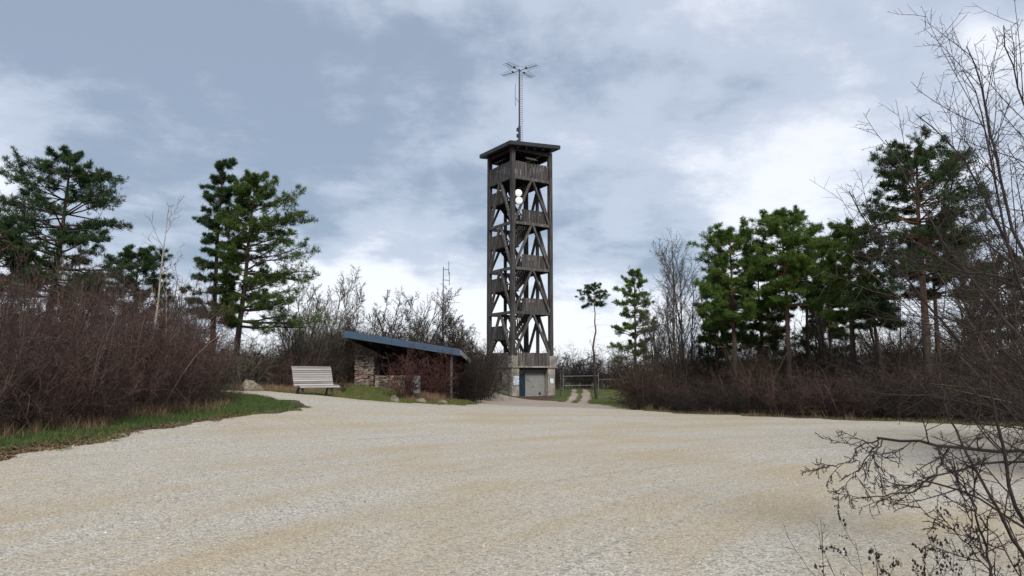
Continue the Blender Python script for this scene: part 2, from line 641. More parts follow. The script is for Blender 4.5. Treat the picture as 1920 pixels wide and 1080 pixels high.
def m_wood(name, dark, mid, light, scale=1.0, axis=2):
    M = Mat(name)
    sc = [9 * scale] * 3
    sc[axis] = .55 * scale
    v = M.coord(tuple(sc))
    oi = M.n('ShaderNodeObjectInfo')
    add = M.n('ShaderNodeVectorMath', operation='ADD')
    M.l(v, add.inputs[0])
    rv = M.n('ShaderNodeCombineXYZ'); M.l(M.math('MULTIPLY', oi.outputs['Random'], 37.0), rv.inputs[0]); M.l(M.math('MULTIPLY', oi.outputs['Random'], 11.0), rv.inputs[1])
    M.l(rv.outputs[0], add.inputs[1])
    n1 = M.noise(add.outputs[0], 1.0, 6, .65, .3)
    c = M.ramp(n1, [(.25, dark), (.5, mid), (.78, light)])
    tone = M.math('ADD', .72, M.math('MULTIPLY', oi.outputs['Random'], .56))
    isl = M.math('ADD', .85, M.math('MULTIPLY', M.island(), .3))
    cc = M.n('ShaderNodeVectorMath', operation='SCALE'); M.l(c, cc.inputs[0]); M.l(M.math('MULTIPLY', tone, isl), cc.inputs['Scale'])
    M.color(cc.outputs[0])
    M.bump(n1, .5, .008)
    M.b.inputs['Roughness'].default_value = .8
    return M.m


def m_twig(name, a, b, c=None, moss=None):
    M = Mat(name)
    i = M.island()
    stops = [(0, a), (1, b)] if c is None else [(0, a), (.72, b), (1, c)]
    col = M.ramp(i, stops)
    v = M.coord()
    n = M.noise(v, 2.2, 3, .6)
    col = M.mix(M.ramp(n, [(.40, 0.0), (.75, .5)]), col, tuple(k * 1.6 for k in b))
    M.color(col)
    M.b.inputs['Roughness'].default_value = .8
    return M.m


def m_needles(name, a, b, c):
    M = Mat(name)
    i = M.island()
    v = M.coord()
    n = M.noise(v, 1.0, 3, .6)
    col = M.ramp(M.math('ADD', M.math('MULTIPLY', i, .45), M.math('MULTIPLY', n, .62)), [(.22, a), (.52, b), (.85, c)])
    M.color(col)
    M.b.inputs['Roughness'].default_value = .6
    M.b.inputs['Specular IOR Level'].default_value = .3
    # thin needles let some light through
    tr = M.n('ShaderNodeBsdfTranslucent')
    M.l(col, tr.inputs[0])
    mx = M.n('ShaderNodeMixShader'); mx.inputs[0].default_value = .42
    out = M.nt.nodes['Material Output']
    M.l(M.b.outputs[0], mx.inputs[1]); M.l(tr.outputs[0], mx.inputs[2]); M.l(mx.outputs[0], out.inputs[0])
    return M.m


def m_bark(name, low, high, zlo, zhi):
    M = Mat(name)
    v = M.coord()
    sep = M.n('ShaderNodeSeparateXYZ'); M.l(v, sep.inputs[0])
    vs = M.coord((9, 9, 2.2))
    n = M.noise(vs, 1.0, 5, .65, .3)
    n0 = M.noise(v, 1.4, 3)
    t = M.math('ADD', M.math('DIVIDE', M.math('SUBTRACT', sep.outputs[2], zlo), zhi - zlo), M.math('MULTIPLY', M.math('SUBTRACT', n0, .5), .7), True)
    base = M.mix(t, low, high)
    c = M.mix(1.0, base, M.ramp(n, [(.3, .45), (.55, 1.0), (.75, 1.5)]), 'MULTIPLY')
    M.color(c)
    M.bump(n, .8, .03)
    return M.m


def m_plain(name, c, rough=.6, metal=0.0, var=.25, nsc=3.0, bump=.0):
    M = Mat(name)
    v = M.coord()
    n = M.noise(v, nsc, 5, .6)
    M.color(M.mix(1.0, c, M.ramp(n, [(.3, 1 - var), (.7, 1 + var)]), 'MULTIPLY'))
    M.b.inputs['Roughness'].default_value = rough
    M.b.inputs['Metallic'].default_value = metal
    if bump: M.bump(n, bump, .01)
    return M.m


def m_concrete():
    M = Mat('weathered_concrete')
    v = M.coord()
    n = M.noise(v, 1.3, 6, .65, .4)
    n2 = M.noise(v, 22, 4, .6)
    st = M.noise(M.coord((3.5, 3.5, .5)), 1.0, 5, .6)
    c = M.ramp(n, [(.3, (.15, .135, .112)), (.5, (.27, .25, .218)), (.7, (.37, .345, .305))])
    c = M.mix(M.ramp(st, [(.52, 0.0), (.7, .65)]), c, (.12, .11, .075))
    c = M.mix(.35, c, M.mix(1.0, c, M.ramp(n2, [(.3, .6), (.7, 1.3)]), 'MULTIPLY'))
    M.color(c)
    M.bump(n2, .4, .01)
    return M.m


def m_stone(name, cols):
    M = Mat(name)
    i = M.island()
    v = M.coord()
    n = M.noise(v, 7, 5, .65)
    k = len(cols)
    c = M.ramp(i, [(j / (k - 1), cc) for j, cc in enumerate(cols)])
    c = M.mix(1.0, c, M.ramp(n, [(.3, .55), (.7, 1.35)]), 'MULTIPLY')
    M.color(c)
    M.bump(n, .6, .03)
    return M.m


def m_poster(name, seedv):
    M = Mat(name)
    v = M.coord()
    # rows of small print and a pale map block, unreadable as in the photo
    sp = M.n('ShaderNodeSeparateXYZ'); M.l(v, sp.inputs[0])
    rows = M.math('SINE', M.math('MULTIPLY', sp.outputs[2], 95.0))
    n = M.noise(M.coord((7, 7, 5)), 1.0, 3)
    ink = M.math('MULTIPLY', M.ramp(rows, [(.55, 0.0), (.8, 1.0)]), M.ramp(n, [(.42, 0.0), (.5, .55)]))
    n2 = M.noise(M.coord((3, 3, 3)), 1.0 + seedv, 3)
    c = M.mix(M.ramp(n2, [(.5, 0.0), (.58, .7)]), (.74, .78, .82), (.46, .56, .68))
    c = M.mix(ink, c, (.18, .25, .38))
    M.color(c)
    M.b.inputs['Roughness'].default_value = .35
    return M.m


M_GRAVEL = m_gravel('limestone_gravel', (.51, .475, .412), (.435, .365, .262), (.27, .23, .17))
M_PATH = m_gravel('path_gravel', (.40, .355, .31), (.36, .28, .22), (.20, .16, .12))
M_GROUND = m_ground()
M_TOWER = m_wood('tower_timber', (.012, .011, .0105), (.042, .038, .036), (.15, .14, .135))
M_BRACE = m_wood('greyed_brace_timber', (.020, .018, .017), (.072, .066, .062), (.22, .205, .195))
M_PLANK = m_wood('weathered_plank', (.016, .0145, .0135), (.058, .052, .049), (.19, .178, .17))
M_BASEPL = m_wood('base_plank', (.03, .026, .024), (.095, .083, .077), (.23, .21, .195))
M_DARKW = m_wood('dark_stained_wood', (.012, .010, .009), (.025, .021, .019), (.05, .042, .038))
M_BENCH = m_wood('silvered_larch', (.17, .15, .14), (.30, .28, .265), (.42, .395, .378), axis=0)
M_CONC = m_concrete()
M_ROOF = m_plain('roof_sheet_dark', (.045, .048, .052), .5)
M_RFASC = m_plain('tower_fascia', (.035, .038, .044), .55)
M_BLUE = m_plain('blue_grey_sheet_metal', (.048, .080, .122), .42, 0.0, .12)
M_STEEL = m_plain('galvanised_steel', (.15, .155, .16), .45, .6)
M_DSTEEL = m_plain('dark_steel', (.05, .052, .056), .5, .4)
M_DOOR = m_plain('blue_door_paint', (.012, .026, .042), .45)
M_GARAGE = m_plain('grey_door_panel', (.23, .23, .215), .55, 0, .1)
M_DISH = m_plain('white_radome', (.85, .85, .86), .4, 0, .05)
M_BLACK = m_plain('dark_glass', (.02, .018, .016), .2)
M_STONEW = m_stone('drystone', [(.08, .062, .05), (.19, .15, .12), (.26, .175, .135), (.23, .205, .185), (.13, .10, .08)])
M_ROCK = m_plain('limestone_boulder', (.17, .145, .11), .95, 0, .75, 6.0, 1.0)
M_LOOSE = m_stone('loose_gravel', [(.26, .23, .19), (.45, .42, .36), (.52, .48, .42), (.42, .35, .26), (.50, .48, .45)])
M_LEAF = m_stone('fallen_leaves', [(.06, .034, .02), (.13, .072, .04), (.22, .14, .08), (.09, .05, .03)])
M_DRY = m_stone('dry_grass', [(.18, .12, .07), (.30, .22, .13), (.13, .07, .05), (.24, .13, .09)])
M_GRASS = m_stone('grass_blade', [(.016, .050, .010), (.030, .085, .016), (.05, .10, .022), (.085, .11, .03), (.16, .13, .06)])
M_GRASSY = m_stone('spring_grass_blade', [(.05, .085, .018), (.085, .13, .03), (.14, .15, .045), (.22, .18, .08)])
M_TWRED = m_twig('reddish_twigs', (.017, .0105, .009), (.072, .042, .035), (.20, .128, .105))
M_TWBRN = m_twig('brown_twigs', (.013, .0092, .0068), (.045, .031, .022), (.155, .116, .082))
M_TWGRY = m_twig('grey_twigs', (.022, .018, .015), (.055, .047, .04), (.15, .133, .113))
M_TWPAL = m_twig('pale_twigs', (.06, .054, .04), (.12, .11, .083), (.22, .20, .16))
M_TWDRK = m_twig('dark_twigs', (.007, .0055, .0045), (.021, .0155, .012), (.07, .053, .04))
M_TWCRIM = m_twig('crimson_twigs', (.03, .012, .011), (.08, .033, .029), (.14, .075, .052))
M_TWFORE = m_twig('foreground_twigs', (.014, .010, .009), (.028, .020, .018), (.065, .048, .04))
M_NDARK = m_needles('dark_pine_needles', (.015, .032, .013), (.045, .082, .031), (.098, .15, .05))
M_NMID = m_needles('green_pine_needles', (.028, .058, .013), (.090, .162, .031), (.195, .275, .056))
M_NYEL = m_needles('yellowish_pine_needles', (.026, .050, .012), (.072, .120, .026), (.155, .205, .045))
M_BARKP = m_bark('pine_bark', (.045, .034, .028), (.165, .088, .052), 2.5, 8)
M_BARKD = m_bark('dark_pine_bark', (.05, .038, .032), (.085, .055, .04), 3, 10)
M_BARKG = m_bark('grey_bark', (.06, .05, .042), (.085, .072, .06), 0, 6)
M_BIRCH = m_bark('pale_birch_bark', (.30, .26, .21), (.34, .30, .26), 0, 6)

# ------------------------------------------------------------------ ground, lot, path
gm = Geo()
gm.add(np.stack([fx, fy, fz], 1), None, TG)
ground = gm.build('ground', M_GROUND, smooth=True)
ground['kind'] = 'structure'
grass = np.zeros(len(fx))
for poly in (VERGE, BANK, MOUND, LAWN):
    grass = np.maximum(grass, np.clip(.5 - sdf_poly(fx, fy, poly) / .8, 0, 1))
far_g = np.clip((np.hypot(fx, fy) - 95) / 30, 0, 1)
grass = np.maximum(grass, far_g * .25)
at = ground.data.attributes.new('grass', 'FLOAT', 'POINT')
at.data.foreach_set('value', grass.astype(np.float32))

edge = .30 * vnoise(fx, fy, 1.3, 11) + .42 * vnoise(fx, fy, .6, 12)
sd_lot = sdf_poly(fx, fy, LOT) + edge * .9
sheet('gravel_lot', sd_lot, 0.012, M_GRAVEL)
sd_path = sdf_poly(fx, fy, PATH) + edge
sheet('path', sd_path, 0.006, M_PATH)
for Rt in (RUT1, RUT2):
    sheet('track', sdf_poly(fx, fy, Rt) + edge * .45 - .03, 0.009, M_PATH)

# ------------------------------------------------------------------ tower
TWR = R(32)
TW = 4.5
HB = TW / 2 + .08
tcx = (math.cos(TWR) - math.sin(TWR)) * TW / 2
tcy = 65 + (math.cos(TWR) + math.sin(TWR)) * TW / 2
tower = empty('observation_tower', (tcx, tcy, 0), TWR, 'tall dark timber observation tower on a concrete base at the end of the lot', 'tower')
GROUND_T = -0.75
SLAB = 2.12


def part(name, g, mat, parent=tower, label=None, smooth=False):
    o = g.build(name, mat, parent, smooth)
    if label: o['label'] = label
    return o


def tower_build():
    b = SLAB
    # concrete base
    zc, hz = (GROUND_T + b) / 2, b - GROUND_T
    g = Geo(); g.box((-HB + .14, .02, zc), (.28, 2 * HB - .6, hz)); part('wall', g, M_CONC)     # left side wall
    g = Geo(); g.box((HB - .14, .02, zc), (.28, 2 * HB - .6, hz)); part('wall', g, M_CONC)
    g = Geo(); g.box((0, HB - .15, zc), (2 * HB, .28, hz)); part('wall', g, M_CONC)
    g = Geo(); g.box((0, -HB + .64, zc), (2 * HB - 1.58, .16, hz)); part('recess_wall', g, M_CONC)
    g = Geo(); g.box((-HB + .39, -HB + .36, zc), (.78, .72, hz)); part('pillar', g, M_CONC)
    g = Geo(); g.box((HB - .39, -HB + .36, zc), (.78, .72, hz)); part('pillar', g, M_CONC)
    g = Geo(); g.box((0, -HB + .30, b - .20), (2 * HB - 1.58, .34, .36)); part('lintel', g, M_DARKW)
    g = Geo(); g.box((0, 0, b + .06), (2 * HB + .22, 2 * HB + .22, .14)); part('slab', g, M_CONC)
    # window in the left wall
    g = Geo(); g.box((-HB - .012, -.55, 1.25), (.05, .46, .95)); w = part('window', g, M_BLACK)
    g = Geo()
    for yy in (-.80, -.30): g.box((-HB - .02, yy, 1.25), (.07, .05, 1.05))
    g.box((-HB - .02, -.55, .745), (.09, .6, .05)); g.box((-HB - .02, -.55, 1.755), (.07, .6, .05))
    part('frame', g, M_CONC, w)
    # blue door and grey panelled garage door in the recess
    yf = -HB + .50
    g = Geo(); g.box((-1.05, yf, -.55 + 1.05), (.86, .06, 2.1)); d = part('door', g, M_DOOR)
    g = Geo(); g.cyl((-.86, yf - .03, .45), (-.86, yf - .1, .45), .025); g.box((-.9, yf - .11, .45), (.13, .025, .03)); part('handle', g, M_STEEL, d)
    g = Geo(); g.box((-.58, yf - .02, .55), (.07, .1, 2.25)); part('door_frame', g, M_GARAGE)
    gd = empty('garage_door'); gd.parent = tower
    for i in range(8):
        g = Geo(); g.box((.48, yf, -.55 + .14 + i * .285), (2.02, .06, .272)); part('panel', g, M_GARAGE, gd)
    g = Geo(); g.box((.95, yf - .04, -.22), (.2, .03, .2)); part('vent', g, M_BLACK, gd)
    g = Geo(); g.box((.25, yf - .05, .42), (.16, .05, .03)); part('handle', g, M_BLACK, gd)
    # pedestals and corner posts
    h = TW / 2
    for sx in (-1, 1):
        for sy in (-1, 1):
            g = Geo(); g.box((sx * (h - .2), sy * (h - .2), b + .13 + .46), (.66, .66, .92)); part('pedestal', g, M_CONC)
            g = Geo()
            g.box((sx * (h - .18), sy * (h - .18), (b + 1.05 + 22.3) / 2), (.36, .36, 22.3 - b - 1.05))
            part('corner_post', g, M_TOWER)
    # mid posts of the two far faces
    for x, y in ((h - .16, .1), (-.3, h - .16)):
        g = Geo(); g.box((x, y, (b + .13 + 19.3) / 2), (.24, .24, 19.3 - b - .13)); part('inner_post', g, M_TOWER)
    levels = [7.04, 11.05, 15.25, 19.45]
    feet = [3.35, 7.2, 11.2, 15.4]
    pr = h - .13
    faces = [((-1, -1), (1, -1)), ((-1, -1), (-1, 1)), ((1, -1), (1, 1)), ((-1, 1), (1, 1))]
    for z, zf in zip(levels, feet):
        for (a, c) in faces:
            A = np.array([a[0] * pr, a[1] * pr, z]); B = np.array([c[0] * pr, c[1] * pr, z])
            dd = unit(B - A)
            g = Geo(); g.bar(A + dd * .24, B - dd * .24, .2, .26); part('beam', g, M_BRACE)
            mid = (A + B) / 2 - np.array([0, 0, .13])
            for P, s in ((A, -1), (B, 1)):
                foot = P.copy(); foot[2] = zf
                foot = foot - dd * s * .22
                g = Geo(); g.bar(foot, mid + dd * s * .10, .17, .22, (0, 0, 1) if False else np.cross(dd, (0, 0, 1))); part('brace', g, M_BRACE)
    # base plank railing and gallery plank railing
    rg = np.random.default_rng(5)
    for (a, c) in faces:
        for (off, zb, ztp, n, gap, mt, lo, w) in ((h + .09, b + .02, 3.42, 17, .55, M_BASEPL, .16, .19), (h - .06, 19.42, 20.98, 20, .37, M_PLANK, .10, .165)):
            A = np.array([a[0] * off, a[1] * off, 0.]); B = np.array([c[0] * off, c[1] * off, 0.])
            dd = unit(B - A)
            nn = np.array([dd[1], -dd[0], 0])
            if nn @ A < 0: nn = -nn
            s0, s1 = gap, np.linalg.norm(B - A) - gap
            for i in range(n):
                p = A + dd * (s0 + (i + .5) / n * (s1 - s0)) + nn * (.012 if i % 2 else -.012)
                zz0, zz1 = zb - rg.random() * .05, ztp + rg.random() * .035
                g = Geo()
                Mx = np.stack([dd, nn, np.array([0, 0, 1.])], 1)
                g.box((p[0], p[1], (zz0 + zz1) / 2), (w * rg.uniform(.9, 1.05), .03, zz1 - zz0), Mx)
                part('plank', g, mt)
            for zr in (zb + .3, ztp - .22):
                g = Geo(); q = A - nn * .075 + dd * (s0 - .05); r = B - nn * .075 - dd * (s0 - .05)
                g.bar((q[0], q[1], zr), (r[0], r[1], zr), .06, .12); part('rail', g, M_TOWER)
    g = Geo(); g.box((0, 0, 19.42), (2 * h - .5, 2 * h - .5, .12)); part('gallery_floor', g, M_DARKW)
    # roof: thick low slab with overhang
    g = Geo()
    o = h + .5
    tilt = lambda x, y: 22.24 + .08 * (x + h) + .015 * (y + h)
    V = [(x, y, tilt(x, y) + dz) for dz in (0, .34) for (x, y) in ((-o, -o), (o, -o), (o, o), (-o, o))]
    g.add(V, [[3, 2, 1, 0], [0, 1, 5, 4], [1, 2, 6, 5], [2, 3, 7, 6], [3, 0, 4, 7]])
    g.add([(x, y, tilt(x, y) + .34) for (x, y) in ((-o, -o), (o, -o), (o, o), (-o, o))] + [(0, 0, tilt(0, 0) + .55)], None, [[0, 1, 4], [1, 2, 4], [2, 3, 4], [3, 0, 4]])
    part('roof', g, M_ROOF)
    e = o + .04
    cs = [(-e, -e), (e, -e), (e, e), (-e, e)]
    for i in range(4):
        a, c = cs[i], cs[(i + 1) % 4]
        g = Geo(); g.bar((a[0], a[1], tilt(*a) + .22), (c[0], c[1], tilt(*c) + .22), .06, .34); part('fascia', g, M_RFASC)
    for k in range(5):
        x = -h + .4 + k * (2 * h - .8) / 4
        g = Geo(); g.bar((x, -o + .1, tilt(x, -o) - .1), (x, o - .1, tilt(x, o) - .1), .12, .18); part('rafter', g, M_DARKW)
    for A, B in (((h - .18, -h + .4), (h - .18, h - .4)), ((-h + .4, h - .18), (h - .4, h - .18))):
        g = Geo(); g.bar((A[0], A[1], 22.0), (B[0], B[1], 22.0), .2, .62); part('ring_beam', g, M_DARKW)
    for A, B in (((-h + .36, -h + .18), (h - .36, -h + .18)), ((-h + .18, -h + .36), (-h + .18, h - .36))):
        g = Geo(); g.bar((A[0], A[1], 22.1), (B[0], B[1], 22.1), .2, .32); part('ring_beam', g, M_DARKW)
    # stairs
    floors = [b + .13, 7.15, 11.15, 15.35, 19.45]
    for i in range(4):
        z0, z1 = floors[i], floors[i + 1]
        zm = (z0 + z1) / 2
        if i: 
            g = Geo(); g.box((1.5, .55, z0 - .05), (1.1, 2.9, .1)); part('landing', g, M_DARKW)
            g = Geo(); g.box((.52, -1.48, z0 - .05), (3.06, 1.1, .1)); part('landing', g, M_DARKW)
        g = Geo(); g.box((-1.5, .3, zm - .05), (1.1, 3.4, .1)); part('landing', g, M_DARKW)
        rl = Geo()
        n = 16
        for k in range(n):       # right landing, far side
            rl.box((2.02, -1.85 + (k + .5) / n * 3.8, z0 + .62), (.03, .19, 1.24))
        if i:
            for k in range(15):  # right front landing
                rl.box((-1.0 + (k + .5) / 15 * 3.0, -1.96 + (.012 if k % 2 else 0), z0 + .62), (.165, .03, 1.3))
            rl.box((.5, -1.91, z0 + 1.1), (3.0, .05, .1)); rl.box((.5, -1.91, z0 + .3), (3.0, .05, .1))
        for k in range(5):
            rl.box((.98 + .2 * (k + .5), 1.98, z0 + .62), (.17, .03, 1.24))
        for k in range(11):      # left half landing
            rl.box((-2.0, -.65 + (k + .5) / 11 * 2.65, zm + .55), (.03, .2, 1.35))
        for k in range(5):
            rl.box((-2.0 + .22 * (k + .5), 1.99, zm + .55), (.19, .03, 1.35))
        o2 = part('landing_railing', rl, M_PLANK); o2['kind'] = 'stuff'
        for (xa, xb, yy, za, zb) in ((1.0, -1.0, 1.25, z0, zm), (-1.0, 1.0, -.3, zm, z1)):
            f = Geo()
            for dy in (-.5, .5):
                f.bar((xa, yy + dy, za - .02), (xb, yy + dy, zb - .02), .07, .28)
            nt = 9
            for k in range(1, nt + 1):
                t = k / (nt + .5)
                f.box((xa + (xb - xa) * t, yy, za + (zb - za) * t + .04), (.27, .95, .05))
            part('stair_flight', f, M_DARKW)
            rr_ = Geo()
            for dy in (-.55, .55):
                rr_.bar((xa, yy + dy, za + 1.02), (xb, yy + dy, zb + 1.02), .06, .10)
                for k in range(10):
                    t = (k + .5) / 10
                    rr_.box((xa + (xb - xa) * t, yy + dy, za + (zb - za) * t + .42), (.13, .03, .95))
            o2 = part('stair_railing', rr_, M_PLANK); o2['kind'] = 'stuff'
    # sloping panorama boards on the gallery rail
    for (cx, cy, ax) in ((-h + .0, -.0, 'y'), (-.15, -h, 'x')):
        g = Geo()
        t = R(35)
        if ax == 'x':
            Mx = np.array([[1, 0, 0], [0, math.cos(t), -math.sin(t)], [0, math.sin(t), math.cos(t)]])
            g.box((cx, cy - .02, 21.38), (1.15, .55, .05), Mx)
            for k in (-.4, .4): g.box((cx + k, cy + .06, 21.12), (.05, .05, .5))
        else:
            Mx = np.array([[math.cos(t), 0, math.sin(t)], [0, 1, 0], [-math.sin(t), 0, math.cos(t)]])
            Mx = np.array([[math.cos(t), 0, -math.sin(t)], [0, 1, 0], [math.sin(t), 0, math.cos(t)]])
            g.box((cx - .02, cy, 21.38), (.55, 1.15, .05), Mx)
            for k in (-.4, .4): g.box((cx + .06, cy + k, 21.12), (.05, .05, .5))
        part('panorama_board', g, M_PLANK)


tower_build()


def tworld(x, y, z):
    c, s = math.cos(TWR), math.sin(TWR)
    return (tcx + c * x - s * y, tcy + s * x + c * y, z)


# antenna mast on the roof
mast = empty('antenna_mast', tworld(0, 0, 22.95), TWR, 'slender antenna mast with star of yagi antennas rising from the tower roof', 'antenna')


def mast_build():
    g = Geo()
    g.cyl((0, 0, -.1), (0, 0, 2.3), .13, .12, 8)
    g.cyl((0, 0, 2.25), (0, 0, 8.0), .085, .07, 8)
    for z in (.7, 1.3, 1.9): g.box((-.17, 0, z), (.22, .2, .32))
    part('pole', g, M_DSTEEL, mast)
    g = Geo()
    for dx in (.24,):
        g.cyl((dx, -.1, -.1), (dx, -.1, 7.4), .018, None, 4)
    for i in range(34):
        z = .1 + i * .22
        g.cyl((.05, -.05, z), (.34, -.13, z + .03), .016, None, 4)
    part('ladder', g, M_STEEL, mast)
    for k in range(4):
        a = R(45 + 90 * k) - TWR + R(8)
        d = np.array([math.cos(a), math.sin(a), 0])
        p = np.array([-d[1], d[0], 0])
        g = Geo()
        z = 7.85
        g.cyl(d * .1 + [0, 0, z], d * 2.1 + [0, 0, z], .03, .025, 6)
        for j in range(5):
            s = .75 + j * .32
            ln = .66 - j * .05
            c = d * s + np.array([0, 0, z + .03])
            g.cyl(c - p * ln, c + p * ln, .019, None, 4)
        g.box(d * .8 + [0, 0, z + .06], (.14, .14, .16))
        part('yagi_antenna', g, M_DSTEEL, mast)
    g = Geo()
    g.cyl((0, 0, 4.6), (-.62, -.25, 4.95), .022, None, 5)
    g.cyl((-.62, -.25, 4.1), (-.62, -.25, 6.3), .03, None, 6)
    part('dipole_antenna', g, M_STEEL, mast)


mast_build()

# two round white dishes behind the near corner post
for nm, (px, py), lab in (('dish', (972, 362), 'upper of two round white antenna dishes on the tower frame'),
                          ('dish', (973, 376), 'lower of two round white antenna dishes on the tower frame')):
    p = ray_at(px, py, 65.55)
    e = empty('antenna_dish', p, R(8), lab, 'antenna dish', 'white dishes on the tower')
    g = Geo()
    nn = 28
    th = np.arange(nn) / nn * 2 * math.pi
    rings = [(.345, .10), (.345, -.03), (.31, -.06), (.16, -.085)]
    for (r_, y_) in rings: g.add(np.stack([np.cos(th) * r_, np.full(nn, y_), np.sin(th) * r_], 1))
    for k in range(len(rings) - 1):
        for i in range(nn): g.q.append(np.array([[k * nn + i, (k + 1) * nn + i, (k + 1) * nn + (i + 1) % nn, k * nn + (i + 1) % nn]]))
    g.add([(0, -.09, 0), (0, .12, 0)])
    c0 = len(rings) * nn
    for i in range(nn):
        g.t.append(np.array([[3 * nn + i, c0, 3 * nn + (i + 1) % nn], [i, (i + 1) % nn, c0 + 1]]))
    part('radome', g, M_DISH, e, smooth=False)
    g = Geo(); g.cyl((0, .1, 0), (.0, .35, 0), .05); g.cyl((0, .33, -.25), (0, .33, .25), .03); part('bracket', g, M_DSTEEL, e)

# posters on the concrete pillars
for x, w, h_, zc, lab, sv_ in ((-HB + .46, .58, .82, .98, 'blue and white information poster left of the blue door', 0.0),
                               (HB - .36, .40, .46, .92, 'small white notice on the concrete pillar right of the garage door', .7)):
    e = empty('notice_board', tworld(x, -HB - .012, zc), TWR, lab, 'notice board')
    g = Geo(); g.box((0, 0, 0), (w, .02, h_)); part('sheet', g, m_poster('poster_print', sv_), e)
    g = Geo()
    for sx in (-1, 1): g.box((sx * (w / 2 + .02), 0, 0), (.035, .035, h_ + .07))
    for sz in (-1, 1): g.box((0, 0, sz * (h_ / 2 + .02)), (w + .003, .033, .035))
    part('frame', g, M_BLUE if sv_ == 0 else M_STEEL, e)

# ------------------------------------------------------------------ far radio mast
Ym = 120
fm = empty('radio_mast', (wx(829, Ym), Ym, g1(wx(829, Ym), Ym)), 0, 'thin grey radio mast standing behind the bare trees left of the tower', 'mast')
zt0 = zt(503, Ym)
g = Geo(); g.cyl((0, 0, 0), (0, 0, zt0), .16, .07, 6); part('pole', g, M_STEEL, fm)
for dz, ln in ((-.4, .9), (-2.2, 1.0)):
    g = Geo(); g.cyl((-ln * .1, 0, zt0 + dz), (ln, 0, zt0 + dz - .1), .05, None, 4); g.cyl((ln, 0, zt0 + dz - .9), (ln, 0, zt0 + dz + 1.3), .05, None, 4)
    part('antenna', g, M_STEEL, fm)


# ------------------------------------------------------------------ shelter
def stones(g, x0, x1, y0, y1, z0, z1, rng, sx=.21, sz=.105, ramp=None):
    """coursed drystone block: each stone its own uneven block, front, back and ends"""
    z = z0
    while z < z1 - .02:
        h_ = min(sz * rng.uniform(.75, 1.35), z1 - z + .02)
        for (fy, nrm) in ((y0, -1), (y1, 1)):
            x = x0
            while x < x1 - .03:
                w = min(sx * rng.uniform(.6, 1.5), x1 - x)
                zz = rng.uniform(-.012, .012)
                c = (x + w / 2, fy + nrm * rng.uniform(-.03, .03) - nrm * .12, z + h_ / 2 + zz)
                V0 = g.n
                g.box(c, (w - .02, .3, h_ - .02))
                g.v[-1] += rng.normal(size=(8, 3)) * .021
                x += w
        z += h_
    g.box(((x0 + x1) / 2, (y0 + y1) / 2, (z0 + z1) / 2 - .05), (x1 - x0 - .1, y1 - y0 - .2, z1 - z0 - .1))


